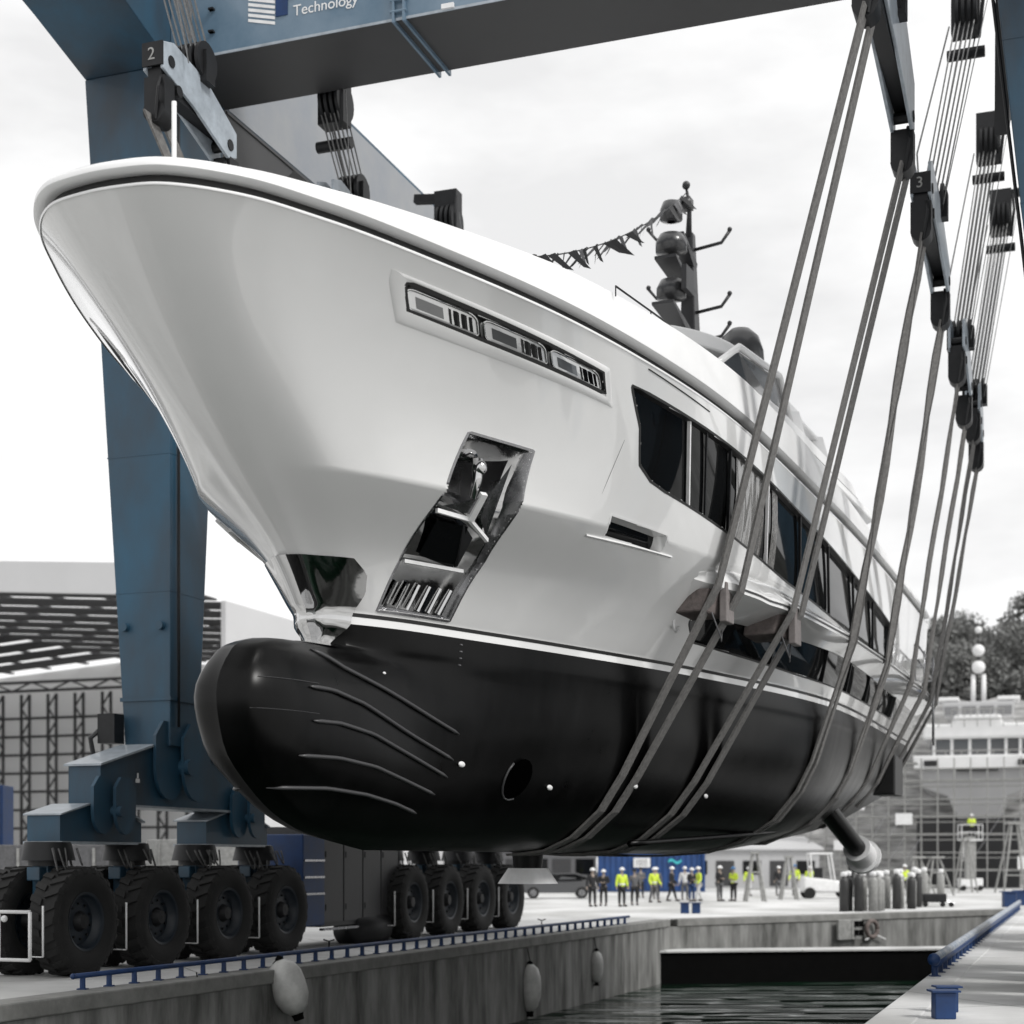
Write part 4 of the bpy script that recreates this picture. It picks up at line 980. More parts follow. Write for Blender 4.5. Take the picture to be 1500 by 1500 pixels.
mb=MB();mb.tube(along(a,b,12),.085,12);mb.build('rail_pipe',mat('rail white top',(.50,.50,.50),.45,col2=(.10,.16,.25),vscale=6),root,smooth=True)
mb=MB();mb.tube(along((a[0]+.04,a[1],.25),(b[0]+.04,b[1],.25),12),.07,10);mb.sphere((a[0],a[1]-.02,.33),.12,10,8);mb.build('lower_pipe',RAILB,root,smooth=True)
for i in range(40):
    p=Vector(a).lerp(Vector(b),(i+.2)/40);mb=MB();mb.cyl((p.x,p.y,0),(p.x,p.y,.26),.06,.06,8);mb.box(p.x-.09,p.x+.09,p.y-.09,p.y+.09,.0,.03);mb.build('post',RAILB,root)
def bollard(x,y,k,lab,g=None):
    root=thing('mooring_bollard',lab,'bollard',(x,y,0),0,g);mb=MB();mb.prism([(-.14*k,-.12*k),(.14*k,-.12*k),(.14*k,.12*k),(-.14*k,.12*k)],0,.36*k);mb.build('post',RAILB,root,bevel=.015)
    mb=MB();mb.box(-.19*k,.19*k,-.16*k,.16*k,.36*k,.385*k);mb.build('cap',RAILB,root)
bollard(5.77,21.9,1,'nearest blue steel post with flat cap on the right quay','blue posts');bollard(6.08,22.9,.95,'blue steel post just behind the nearest one','blue posts')
bollard(6.99,66.3,1.15,'small blue post, left one on the end quay','blue posts');bollard(7.45,66.3,1.15,'small blue post, right one of the pair below the people','blue posts')
bollard(22.9,75.5,1.9,'blue post at the far right corner of the dock','blue posts');bollard(24.4,78.5,1.9,'blue post beyond the end of the right hand rail','blue posts')
# fenders on the left wall
def fender(x,y,zt,L,r,tilt,lab,rope=True):
    root=thing('fender',lab,'fender',(x,y,zt),0,'white fenders hanging on the dock wall');root.rotation_euler=(0,tilt,0)
    mb=MB();mb.lathe([(.03,.04),(r*.35,0),(r*.72,-L*.08),(r*.95,-L*.25),(r,-L*.45),(r*.95,-L*.68),(r*.7,-L*.88),(r*.35,-L*.98),(.06,-L)],(0,0,0),'z',24);mb.build('fender_body',FEND,root,smooth=True)
    mb=MB();mb.lathe([(r*.36,-L*.97),(r*.3,-L*1.03),(.1,-L*1.10),(.01,-L*1.10)],(0,0,0),'z',16);mb.lathe([(r*.2,0),(.08,.07),(.01,.12)],(0,0,0),'z',12);mb.build('end_cap',BLKF,root,smooth=True)
    M=Matrix.Rotation(-tilt,3,'Y');p=M@Vector((-.15,.1,-zt+.1));mb=MB();mb.tube([(0,0,.08),tuple(p)],.012,5);mb.build('rope',BLKF,root)
fender(-4.52,31.9,.16,1.10,.36,-.32,'largest white fender, tilted, left of the dock wall centre')
fender(.50,45.2,-.75,1.30,.31,0,'white fender hanging upright in the middle of the wall')
fender(2.62,50.8,-.70,.95,.21,0,'small white fender, farthest along the dock wall')
fender(-5.55,29.5,-.86,1.0,.33,-.1,'white fender half out of the photo at the bottom edge')
# things on the end wall
def wallpt(f,o=.0):
    d=(CR-CL);p=CL+Vector((.1,-.1))+d*f;nn=Vector((.62,-.78)).normalized();return p+nn*(.06+o)
root=thing('mooring_ring','round rusty tyre ring fixed on the end wall','ring',(0,0,0));
d_=(CR-CL).normalized();p=wallpt(.52);mb=MB();mb.tube([(p.x+d_.x*.33*math.cos(q),p.y+d_.y*.33*math.cos(q),-.62+.33*math.sin(q)) for q in np.linspace(0,6.283,21)],.09,8);mb.build('ring_body',mat('rusty grey',(.16,.13,.12),.8,var=.4,vscale=6),root,smooth=True)
for k,(f,w) in enumerate(((.418,.32),(.455,.26))):
    p=wallpt(f);q=p+d_*w*2.4;nn=Vector((.62,-.78))*.12;mb=MB();mb.hexa([(*p,-1.0),(*q,-1.0),(*(q+nn),-1.0),(*(p+nn),-1.0),(*p,-.2),(*q,-.2),(*(q+nn),-.2),(*(p+nn),-.2)])
    root=thing('wall_box',['white rectangular box left of the ring on the end wall','pale box with slots next to the ring on the end wall'][k],'wall box');w_=mb.build('housing',CYLG,root,bevel=.02)
    if k:
        mb=MB()
        for i in range(2):
            for j in range(2):
                c=p+d_*(.15+.3*i)+nn*1.05;mb.box(c.x,c.x+.18,c.y-.02,c.y,-.85+.35*j,-.62+.35*j)
        mb.build('slot',BLKF,w_)
mb=MB();p=wallpt(.5);q=wallpt(.53);r_=wallpt(.56);mb.beam((p.x,p.y,-1.05),(q.x,q.y,-.85),.05,.05);mb.beam((q.x,q.y,-.85),(r_.x,r_.y,-1.05),.05,.05);tag(mb.build('sling_bracket',WPAINT),'small white inverted V bracket below the ring','bracket')
# pump cart
root=thing('pump_cart','small black wheeled pump cart on the end quay','cart',(19.5,75.8,0));mb=MB();mb.box(-.55,.55,-.3,.3,.22,.62);mb.build('pump_body',BLKST,root,bevel=.06)
for x in(-.45,.35,.75):
    mb=MB();mb.cyl((x,-.33,.12),(x,-.25,.12),.12,.12,12);mb.build('wheel',RUBBER,root)
mb=MB();mb.tube([(.5,0,.3),(.85,0,.2),(.95,0,.16)],.03,6);mb.build('drawbar',STEEL,root)
# ---- people
def skin(name,verts,edges,m,parent,sub=2):
    me=bpy.data.meshes.new(name);me.from_pydata([v[:3] for v in verts],edges,[]);me.materials.append(m)
    o=bpy.data.objects.new(name,me);C.objects.link(o);o.parent=parent
    s=o.modifiers.new('skin','SKIN');s.use_smooth_shade=True
    for i,v in enumerate(verts):
        rx=v[3] if not isinstance(v[3],tuple) else v[3][0];ry=v[3] if not isinstance(v[3],tuple) else v[3][1]
        me.skin_vertices[0].data[i].radius=(rx,ry)
    me.skin_vertices[0].data[0].use_root=True
    u=o.modifiers.new('sub','SUBSURF');u.levels=sub;u.render_levels=sub
    return o
def person(x,y,h,lab,top,leg_m,helm,pose='stand',rz=0,z=0,grp='people watching by the dock'):
    root=thing('person',lab,'person',(x,y,z),rz,grp);k=h/1.78
    st=.13 if pose!='walk' else .12;f=.0 if pose!='walk' else .22
    el=.10 if pose!='arms' else .30;hy=-.02 if pose=='stand' else -.22
    hz=.80 if pose in('stand','walk') else 1.12
    hx_=.30 if pose!='arms' else .05
    V=[(0,0,.93,(.15,.11)),(0,0,1.15,(.14,.10)),(0,0,1.38,(.17,.11)),(0,0,1.50,(.06,.06)),(0,-.01,1.58,(.055,.06)),(0,-.02,1.68,(.078,.095)),(0,-.01,1.75,(.06,.075)),
       (.21,0,1.42,.058),(.27,.02,1.14,.045),(hx_,hy,hz+.06,.033),(hx_,hy-.03,hz-.03,(.035,.02)),(-.21,0,1.42,.058),(-.27,.02,1.14,.045),(-hx_,hy,hz+.06,.033),(-hx_,hy-.03,hz-.03,(.035,.02)),
       (.10,0,.86,.085),(st,-f*.5,.48,.06),(st,-f,.09,.042),(st,-f-.15,.04,.04),(-.10,0,.86,.085),(-st,f*.3,.48,.06),(-st,f,.09,.042),(-st,f-.15,.04,.04)]
    E_=[(0,1),(1,2),(2,3),(3,4),(4,5),(5,6),(2,7),(7,8),(8,9),(9,10),(2,11),(11,12),(12,13),(13,14),(0,15),(15,16),(16,17),(17,18),(0,19),(19,20),(20,21),(21,22)]
    S=lambda L:[(a*k,b*k,c*k,(r[0]*k,r[1]*k) if isinstance(r,tuple) else r*k) for a,b,c,r in L]
    g=lambda r,d:(r[0]+d,r[1]+d) if isinstance(r,tuple) else r+d
    skin('body',S(V),E_,SKIN,root,1)
    J=[0,1,2,7,8,9,11,12,13];JV=[(V[i][0],V[i][1],V[i][2]+(.0 if i not in(9,13) else .05),g(V[i][3],.022)) for i in J];JV.append((0,0,1.47,.085));ji={v:i for i,v in enumerate(J)}
    skin('jacket',S([(0,0,.84,(.155,.12))]+JV),[(0,1)]+[(ji[a]+1,ji[b]+1) for a,b in E_ if a in ji and b in ji]+[(3,10)],top,root,1)
    T=[0,15,16,17,19,20,21];TV=[(V[i][0],V[i][1],V[i][2],g(V[i][3],.018)) for i in T];ti={v:i for i,v in enumerate(T)}
    skin('trousers',S(TV),[(ti[a],ti[b]) for a,b in E_ if a in ti and b in ti],leg_m,root,1)
    mb=MB()
    for i in(18,22): vx=V[i];mb.box((vx[0]-.05)*k,(vx[0]+.05)*k,(vx[1]-.06)*k,(vx[1]+.20)*k,0,.09*k)
    mb.build('shoe',CLBLK,root,bevel=.03)
    mb=MB();mb.sphere((0,-.02*k,1.70*k),.125*k,14,6,(.95,1.1,.95),-.15,1)
    if helm in(HELM,HELB): mb.cyl((0,-.05*k,1.685*k),(0,-.05*k,1.70*k),.15*k,.13*k,14);mb.build('helmet',helm,root,smooth=True)
    else: mb.build('hair',helm,root,smooth=True)
    mb=MB();mb.sphere((0,-.118*k,1.66*k),.016*k,6,4);
    for e in(-.03,.03): mb.sphere((e*k,-.105*k,1.685*k),.010*k,6,4)
    mb.build('face',CLBLK,root)
    if top is HIVIS:
        mb=MB();mb.lathe([(.165*k,1.0*k),(.168*k,1.03*k),(.165*k,1.06*k)],(0,0,0),'z',14);mb.v=[(a,b*.82,c) for a,b,c in mb.v];mb.build('reflective_band',WPAINT,root)
    return root
PE=[(3.75,76.4,1.78,'person in dark clothes and white helmet, leftmost of the onlookers',CLBLK,CLBLK,HELM,'stand',.4),
(4.35,77.8,1.70,'person in dark jacket with folded hands, second from left',CLBLK,CLBLK,HELM,'arms',-.3),
(5.12,76.4,1.80,'person in hi-vis jacket and black trousers standing alone before the blue container',HIVIS,CLBLK,HELM,'stand',.5),
(7.5,95.5,1.75,'person in grey, close to the white sign of the blue container',CLGR,CLBLK,CLBLK,'arms',.2),
(7.28,84,1.78,'person in hi-vis jacket striding on the quay with grey legs',HIVIS,CLGR,HELM,'walk',.5),
(8.47,86.9,1.80,'person in black coat walking past the blue container',CLBLK,CLBLK,HELM,'walk',1.2),
(9.49,90,1.8,'person in white jacket and helmet',CLWH,CLGR,HELM,'stand',0),
(9.9,86.9,1.8,'person in hi-vis with pale trousers at the container end',HIVIS,CLWH,HELM,'walk',-1.3),
(9.45,86.2,1.75,'person in dark jacket and blue trousers',CLBLK,RAILB,HELM,'arms',.6),
(11.01,86.9,1.85,'person in black jumper with grey trousers, right of the container',CLBLK,CLGR,HELM,'arms',.8),
(11.75,86.9,1.8,'person in hi-vis with a blue helmet',HIVIS,CLBLK,HELB,'arms',-.9),
(14.4,99.8,1.75,'person in hi-vis and white trousers by the trestle',HIVIS,CLWH,HELM,'stand',.3),
(16.4,100.8,1.8,'person in black with white helmet, left of the forklift',CLBLK,CLGR,HELM,'stand',.3),
(17.6,102,1.9,'person in hi-vis with grey trousers near the forklift',HIVIS,CLGR,HELB,'walk',-.4),
(18.9,104,1.8,'person in hi-vis right beside the forklift mast',HIVIS,CLGR,HELM,'stand',.1),
(23.6,98.5,1.9,'person in hi-vis vest and white helmet among the gas bottles',HIVIS,CLBLK,HELM,'stand',.1),
(5.9,78.9,1.72,'person in grey jacket half hidden beside the container sign',CLGR,CLBLK,CLBLK,'stand',.1),
(8.1,92.0,1.76,'person in grey, standing in the middle of the crowd',CLGR,CLBLK,HELM,'stand',.1)]
for a in PE: person(*a)
# ---- blue container with sign
def boxthing(name,lab,cat,x,y,rz,grp=None): return thing(name,lab,cat,(x,y,0),rz,grp)
root=boxthing('container','blue corrugated container with a white sign behind the onlookers','container',9.7,114.5,R(-2))
mb=MB();prof=[]
n=72
for i in range(n+1):
    x=-3.6+7.2*i/n;o=[0,0,.06,.06][i%4];prof.append((x,o))
mb.grid([[(x,-1.22+o,z) for z in(.15,2.75)] for x,o in prof]);mb.box(-3.6,3.6,-1.15,1.2,.12,2.78)
bd=mb.build('container_body',CONTB,root)
mb=MB()
for x in(-3.6,3.6): mb.box(x-.08,x+.08,-1.3,1.26,0,2.85)
for z in(.05,2.75): mb.box(-3.6,3.6,-1.3,-1.15,z,z+.12)
mb.build('container_frame',CONTB,root)
mb=MB();mb.box(-1.25,-.1,-1.33,-1.3,1.7,2.35);sg_=mb.build('sign_board',WPAINT,root)
mb=MB()
for z in(1.85,2.0,2.15): mb.box(-1.1,-.3,-1.34,-1.331,z,z+.05)
mb.build('sign_line',CLGR,sg_)
mb=MB();rr=[(1.15+.9*i/10,2.1+.10*math.sin(i*.7)) for i in range(11)];mb.grid([[(x,-1.31,z-.08),(x,-1.31,z+.1)] for x,z in rr]);mb.build('logo_wave',mat('turquoise',(.05,.45,.50),.5),root,fix=False)
# ---- car
root=boxthing('parked_car','dark grey estate car parked beyond the far tyres','car',2.6,93.5,R(0))
CARM=mat('car grey paint',(.10,.10,.102),.3,.4,.8)
out=[(-2.25,.45),(-2.2,.78),(-1.3,.95),(-.55,1.42),(1.0,1.46),(1.75,1.25),(2.2,1.0),(2.25,.5),(1.75,.32),(-1.8,.32)]
mb=MB();rr=[]
for y,kx,kz in((-.88,.97,.0),(-.86,1,.0),(-.72,.99,.0),(.72,.99,0),(.86,1,0),(.88,.97,0)):
    rr.append([(x*kx,y if z<1.0 else y*.78,z) for x,z in out])
mb.grid(rr,True);mb.add(rr[0],[tuple(range(10))]);mb.add(rr[-1],[tuple(range(10))[::-1]]);body=mb.build('body',CARM,root,bevel=.04,smooth=True,angle=40)
for sgn in(-1,1):
    mb=MB();mb.add([(x,sgn*(.90 if z<1 else .73),z) for x,z in((-1.15,.97),(-.5,1.36),(.95,1.39),(1.6,1.2),(1.7,1.0))],[(0,1,2,3,4)]);mb.build('side_window',GLASS,root,fix=False)
for x in(-1.4,1.35):
    for y in(-.82,.82):
        mb=MB();mb.cyl((x,y-.11,.33),(x,y+.11,.33),.33,.33,24);w=mb.build('wheel',RUBBER,root,smooth=True,angle=40);mb=MB();mb.cyl((x,y-.125,.33),(x,y+.125,.33),.2,.2,16);mb.build('rim',STEEL,w)
for y in(-.6,.6):
    mb=MB();mb.box(-2.27,-2.15,y-.18,y+.18,.62,.76);mb.build('headlight',WPAINT,root,bevel=.03)
# ---- forklift
root=boxthing('forklift','white forklift truck with an open cab on the far quay','forklift',17.9,93.0,R(0))
mb=MB();mb.hexa([(-1.5,-.6,.35),(1.3,-.6,.35),(1.3,.6,.35),(-1.5,.6,.35),(-1.4,-.55,1.25),(1.2,-.55,.95),(1.2,.55,.95),(-1.4,.55,1.25)]);mb.build('body',WPAINT,root,bevel=.12,smooth=True,angle=50)
mb=MB()
for x,z in((-.95,1.2),(.35,.95)):
    for y in(-.5,.5): mb.beam((x,y,z),(x-.1*(x<0)-.25*(x>0),y,2.55),.08,.08)
mb.box(-1.1,.2,-.55,.55,2.5,2.6);mb.build('cab_frame',WPAINT,root,bevel=.02)
mb=MB();mb.box(-.75,-.3,-.25,.25,1.1,1.75);mb.build('seat',BLKST,root,bevel=.05)
mb=MB()
for y in(-.35,.35): mb.box(1.25,1.4,y-.06,y+.06,.1,2.6)
for z in(.6,1.6,2.4): mb.box(1.27,1.38,-.35,.35,z,z+.1)
mb.box(1.4,2.4,-.4,-.28,.1,.16);mb.box(1.4,2.4,.28,.4,.1,.16);mb.build('mast',BLKST,root)
for x,r in((-1.1,.32),(.95,.38)):
    for y in(-.55,.55):
        mb=MB();mb.cyl((x,y-.12,r),(x,y+.12,r),r,r,20);mb.build('wheel',RUBBER,root)
# ---- gas bottles and drums
rb=random.Random(11)
ORD='first second third fourth fifth sixth seventh eighth ninth tenth eleventh twelfth thirteenth fourteenth fifteenth sixteenth seventeenth eighteenth nineteenth twentieth'.split()
spots=[]
def bottle_make(m,h,r):
    mb=MB();mb.lathe([(.01,0),(r,.01),(r,h*.84),(r*.8,h*.9),(r*.35,h*.95),(r*.3,h)],(0,0,0),'z',14);return mb
protos={}
BP=[(13.9,68.6,0),(14.2,69.2,0),(14.55,68.8,0),(14.9,69.6,1),(15.2,69.0,1),(15.5,69.5,1),(15.8,70.3,1),(16.3,72.5,0),(16.7,73.1,1),(17.0,72.4,0),(17.35,73.3,1),(17.7,72.6,0),(18.2,74.5,1),(18.6,75.1,0),(19.2,81.0,1),(19.8,81.5,1),(20.3,80.7,1),(21.0,85.5,1),(21.6,86.0,1),(22.3,85.2,1)]
for i,(x,y,k) in enumerate(BP):
    h=1.62+rb.uniform(-.12,.15)
    if k not in protos:
        root=thing('gas_bottle','tall gas bottle','gas bottle',(0,0,0),0,'gas bottles standing on the far quay')
        bottle_make(None,1.6,.17).build('cylinder_body',CYLD if k==0 else CYLG,root,smooth=True);mb=MB();mb.lathe([(.10,1.55),(.12,1.6),(.12,1.72),(.06,1.75),(.01,1.76)],(0,0,0),'z',10);mb.build('valve_cap',WPAINT,root,smooth=True);protos[k]=root;o=root
    else: o=copy_tree(protos[k])
    o.location=(x,y,0);o.scale=(1.15,1.15,h/1.7);o['label']=('dark' if k==0 else 'pale grey')+' gas bottle, '+ORD[i]+' from the left among the bottles on the far quay'
# ---- A frames / trestles
def trestle(x,y,h,w,lab,rz=0):
    root=thing('trestle',lab,'trestle',(x,y,0),rz,'steel trestles on the far quay');
    for sg in(-1,1):
        for e in(-1,1):
            mb=MB();mb.beam((sg*w/2,e*w/2,0),(sg*w*.12,e*w*.12,h),.10,.10);mb.build('leg',CYLG,root)
    mb=MB();mb.box(-w*.25,w*.25,-w*.25,w*.25,h,h+.12);mb.build('head_plate',CYLG,root)
    for z in(.25,.6):
        k=.5-.38*z;mb=MB();mb.box(-w*k,w*k,-w*k-.04,-w*k+.04,h*z,h*z+.08);mb.build('cross_bar',CYLG,root)
trestle(12.75,86,2.5,1.0,'tall grey A-frame trestle between the walking people')
trestle(33.6,109.6,4.6,2.0,'large pale A-frame trestle at the right edge behind the corner post')
trestle(31.0,112,3.6,1.3,'pale A-frame trestle left of the large one');trestle(15.2,90,2.3,.9,'small A-frame trestle left of the forklift')
trestle(24.8,100.8,2.3,1.8,'wide trestle in front of the scaffold',.3);trestle(26.2,101.5,2.3,1.7,'wide trestle right of the one in front of the scaffold',.2)
# scissor platform with a worker
root=thing('access_platform','white vertical mast lift carrying a worker in hi-vis','access platform',(33.0,118,0));mb=MB();mb.box(-.8,.8,-.5,.5,.25,.9);mb.build('chassis',WPAINT,root,bevel=.05)
mb=MB();mb.box(-.35,.35,-.3,.3,.9,3.9);mb.build('mast',CYLG,root,bevel=.03)
mb=MB();mb.box(-.75,.75,-.5,.5,3.6,3.7)
for x in(-.75,.75):
    for y in(-.5,.5): mb.cyl((x,y,3.7),(x,y,4.75),.03,n=6)
for z in(4.2,4.75):
    mb.tube([(-.75,-.5,z),(.75,-.5,z),(.75,.5,z),(-.75,.5,z),(-.75,-.5,z)],.03,6)
mb.build('basket',WPAINT,root)
for x in(-.6,.6):
    mb=MB();mb.cyl((x,-.5,.2),(x,.5,.2),.2,.2,14);mb.build('wheel',RUBBER,root)
person(33.1,118,1.8,'worker in hi-vis standing in the basket of the mast lift',HIVIS,CLBLK,HELM,'arms',0,3.7,None)
# ---- long sheds, vans and clutter behind the people
def shed(x0,x1,y,d,h,m,lab,roof=SHEDD,nwin=5,name='storage_shed'):
    root=thing(name,lab,'shed',((x0+x1)/2,y,0));w=(x1-x0)/2;mb=MB();mb.box(-w,w,0,d,0,h);wl=mb.build('wall',m,root)
    mb=MB();mb.hexa([(-w-.3,-.3,h),(w+.3,-.3,h),(w+.3,d+.3,h),(-w-.3,d+.3,h),(-w-.3,-.3,h+.15),(w+.3,-.3,h+.15),(w+.3,d+.3,h+1.2),(-w-.3,d+.3,h+1.2)]);mb.build('roof',roof,root)
    for i in range(nwin):
        mb=MB();x=-w+(i+.5)*2*w/nwin;mb.box(x-.7,x+.7,-.06,.0,.2 if i%2 else 1.1,h*.72);mb.build('door' if i%2 else 'window',SHEDD if i%2 else GLASS,root)
shed(13.5,24,128,8,3.0,CLAD,'low pale shed behind the forklift',roof=CLADW)
shed(-6,6.5,126,8,3.2,CLGR,'dark low shed behind the parked car',nwin=7)
shed(24.5,33,150,6,4.5,CLGR,'dark low shed behind the scaffold',nwin=4)
# ---- second yacht in scaffolding, seen from its bow
root=thing('moored_yacht','white yacht on the hard wrapped in scaffolding, seen end on','yacht',(37.2,131,0),R(-17))
GY=mat('hull silver grey',(.45,.45,.455),.35,0,.3)
def sect(pts,y0,y1,name,m,parent=root,k=1.0,bev=.1):
    n=len(pts);mb=MB();mb.add([(x,y0,z) for x,z in pts]+[(x*k,y1,z) for x,z in pts],[(i,(i+1)%n,n+(i+1)%n,n+i) for i in range(n)]+[tuple(range(n)),tuple(range(n,2*n))[::-1]]);return mb.build(name,m,parent,bevel=bev)
sect([(-1.5,5.5),(1.5,5.5),(2.3,7.3),(4.3,8.0),(4.6,9.6),(-4.6,9.6),(-4.3,8.0),(-2.3,7.3)],0,22,'hull',GY)
sect([(-4.9,9.5),(4.9,9.5),(5.0,10.6),(-5.0,10.6)],-.6,22,'bulwark',WHITE2)
sect([(-3.9,10.6),(3.9,10.6),(3.6,12.0),(-3.6,12.0)],1.2,20,'saloon_window',GLASS2)
for x in(-3.4,-2.0,-.6,.9,2.2,3.3):
    mb=MB();mb.box(x-.12,x+.12,1.1,1.2,10.6,12.0);mb.build('mullion',WHITE2,root)
sect([(-4.3,12.0),(4.3,12.0),(4.2,13.2),(2.0,13.2),(1.8,13.9),(-1.8,13.9),(-2.0,13.2),(-4.2,13.2)],.4,20,'upper_deck',WHITE2,bev=.2)
sect([(-2.6,13.9),(2.6,13.9),(2.9,15.2),(-2.9,15.2)],3,16,'flybridge',GY)
for z,x1 in((14.3,2.0),(13.5,4.0),(11.0,4.9)):
    mb=MB();mb.tube([(-x1,.1,z),(x1,.1,z)],.05,6);[mb.cyl((x,.1,z-.6),(x,.1,z),.04,n=6) for x in np.linspace(-x1,x1,9)];mb.build('guard_rail',CYLG,root)
for x in(-2.1,-.7,.7,2.1):
    mb=MB();mb.box(x-.55,x+.55,2.9,2.98,14.1,14.8);mb.build('flybridge_window',GLASS2,root)
for x in(-3.6,3.6):
    mb=MB();mb.box(x-.5,x+.5,-.7,-.6,9.75,10.2);mb.build('hawse_opening',DARKLINE,root)
mb=MB();mb.box(-1.6,1.6,-.65,-.6,9.3,9.55);mb.build('stern_opening',DARKLINE,root)
for x in(-.42,.42):
    mb=MB();mb.cyl((x,5,15.2),(x,5,17.6),.2,.18,12);mb.build('mast_leg',WPAINT,root,smooth=True)
mb=MB();mb.cyl((0,5,17.6),(0,5,21),.09,.05,8);mb.build('mast_pole',BLKST,root)
for z,r in((18.2,.55),(19.6,.5),(21.3,.3)):
    mb=MB();mb.sphere((0,5,z),r,14,8);mb.build('satellite_dome',WPAINT,root,smooth=True)
for x in(-2.4,2.4):
    mb=MB();mb.box(x-.9,x+.9,3,6,15.25,15.6);mb.build('life_raft',WPAINT,root,bevel=.1)
mb=MB();mb.box(-1.6,1.6,1,8,3.6,5.5);mb.build('keel_block',GY,root)
# scaffold
root=thing('scaffold','tube scaffolding around the yacht on the hard','scaffold',(36.2,127.5,0),R(-17))
rs=random.Random(5)
xs=[-13+i*1.25 for i in range(21)]
for x in xs:
    mb=MB();top=10.2 if abs(x)<4.5 else 13
    mb.cyl((x,0,0),(x,0,top),.045,n=6);mb.cyl((x,1.2,0),(x,1.2,top),.045,n=6);mb.build('standard',CYLG,root)
for z in(1.4,2.8,4.2,5.6,7.0,8.4,9.8,11.2,12.6):
    for a,b in(((-13,-4.5),(4.5,12)) if z>8.5 else ((-13,12),)):
        mb=MB();
        for y in(0,1.2):
            mb.cyl((a,y,z),(b,y,z),.045,n=6);mb.cyl((a,y,z+1.0),(b,y,z+1.0),.035,n=6)
        mb.build('ledger',CYLG,root)
        if rs.random()<.9:
            mb=MB();a2=a+rs.random()*2;mb.box(a2,b-rs.random()*4 if b-a>8 else b,.05,1.15,z+.06,z+.12);mb.build('deck_board',CYLG,root)
for i in range(16):
    mb=MB();x=rs.choice(xs[:-1]);z=rs.choice((0,2,4,6));mb.beam((x,0,z),(x+1.25,0,z+2),.05,.05);mb.build('brace',STEEL,root)
for x,z,w,h in((-6.2,5.0,1.3,.9),(-1.0,2.4,.7,1.2),(6.4,3.9,.9,1.0),(-11,3,1.1,.8),(-9.5,6.2,.9,1.1),(-11.8,8.4,1.4,.7),(9,5.7,1.2,1.3),(3,1.5,1.4,1.0)):
    mb=MB();mb.box(x,x+w,-.1,-.05,z,z+h);mb.build('notice_board',WPAINT,root)
root=thing('hull_cover','dark sheeting hung behind the scaffold below the hull','sheeting',(36.2,132,0),R(-17));mb=MB();mb.box(-3.5,4.5,0,.2,0,5.6);mb.build('sheet',SHEDD,root)
# stone terrace wall
mb=MB();rr=[]
for i in range(61):
    x=lerp(20,95,i/60);rr.append([(x,150-.10*(x-20),0),(x,150.3-.10*(x-20),8),(x,151-.10*(x-20),16.6+.012*(x-40)+.25*math.sin(i*1.7))])
mb.grid(rr);o=mb.build('stone_wall',STONE,fix=False);sm=o.modifiers.new('s','SOLIDIFY');sm.thickness=1;sm.offset=-1
tag(o,'tall layered stone retaining wall behind the scaffolded yacht','wall')
# hill
mb=MB();rr=[]
def hz(x,y):
    d=max(0,(y-155)/90);base=14+16*min(1,d);side=max(0,min(1,(x-2)/38.));return (base*side**.8+2*math.sin(x*.09)*side+1.5*math.sin(y*.07+x*.05)*side)
for j in range(25):
    y=lerp(153,330,j/24);rr.append([(lerp(5,260,i/40),y,hz(lerp(5,260,i/40),y)-.6) for i in range(41)])
mb.grid(rr);tag(mb.build('hillside',mat('hill earth',(.07,.072,.066),.95,col2=(.02,.022,.018),vscale=.2),smooth=True,fix=False),kind='structure')
# trees
def tree_mesh(seed,R0,H):
    r=random.Random(seed);mb=MB();cl=[]
    for i in range(15):
        a=r.uniform(0,6.28);d=R0*.75*math.sqrt(r.random());cl.append((d*math.cos(a),d*math.sin(a),H*r.uniform(.42,.95),R0*r.uniform(.28,.5)))
    for cx,cy,cz,cr_ in cl:
        for k in range(105):
            u=r.uniform(-1,1);a=r.uniform(0,6.28);q=cr_*(r.random()**.35);s_=math.sqrt(1-u*u)
            p=Vector((cx+q*s_*math.cos(a),cy+q*s_*math.sin(a),cz+q*u*.75));w=r.uniform(.14,.34)*R0/4
            d1=Vector((r.uniform(-1,1),r.uniform(-1,1),r.uniform(-1,1))).normalized()*w;d2=d1.cross(Vector((r.uniform(-1,1),r.uniform(-1,1),r.uniform(-1,1)))).normalized()*w
            mb.add([p-d1,p-d2*.6,p+d1,p+d2*.6],[(0,1,2,3)])
    return mb,cl
TR=[]
for sd_,R0,H in((1,4.2,10),(2,3.4,12),(3,5,9),(4,3,8)):
    mb,cl=tree_mesh(sd_,R0,H);root=thing('tree','grey green tree on the hillside','tree',(0,-500,0),0,'trees on the hillside');mb.build('crown',LEAF,root,fix=False)
    tb=MB();tb.tube([(0,0,-1),(.1,0,H*.3),(0,.1,H*.6),(.1,0,H*.85)],[.35,.28,.18,.06],8)
    for c in cl[:7]: tb.tube([(0,0,H*.35),(c[0]*.5,c[1]*.5,(H*.35+c[2])/2),(c[0],c[1],c[2])],[.12,.08,.03],5)
    tb.build('trunk',BARK,root,smooth=True);TR.append(root)
rt=random.Random(9);ti=0
TS=[]
for j in range(6):
    y=158+j*13
    for i in range(11):
        px=lerp(1275,1535,i/10)+rt.uniform(-12,12);yy=y+rt.uniform(-4,4);x=(px-750)/2400*yy;TS.append((x,yy))
desc=['bushy grey green tree','tall slim tree','wide low tree','small rounded tree']
for i,(x,y) in enumerate(TS):
    k=rt.randrange(4);o=TR[k] if TR[k].location.y<-400 else copy_tree(TR[k]);s_=rt.uniform(.75,1.15);o.location=(x,y,hz(x,y)-.8);o.rotation_euler=(0,0,rt.uniform(0,6.28));o.scale=(s_,s_,s_*rt.uniform(.85,1.15));o['label']=desc[k]+', '+ORD[i%11]+' from the left in the '+['nearest','second','third','fourth','fifth','farthest'][i//11]+' row on the hill'
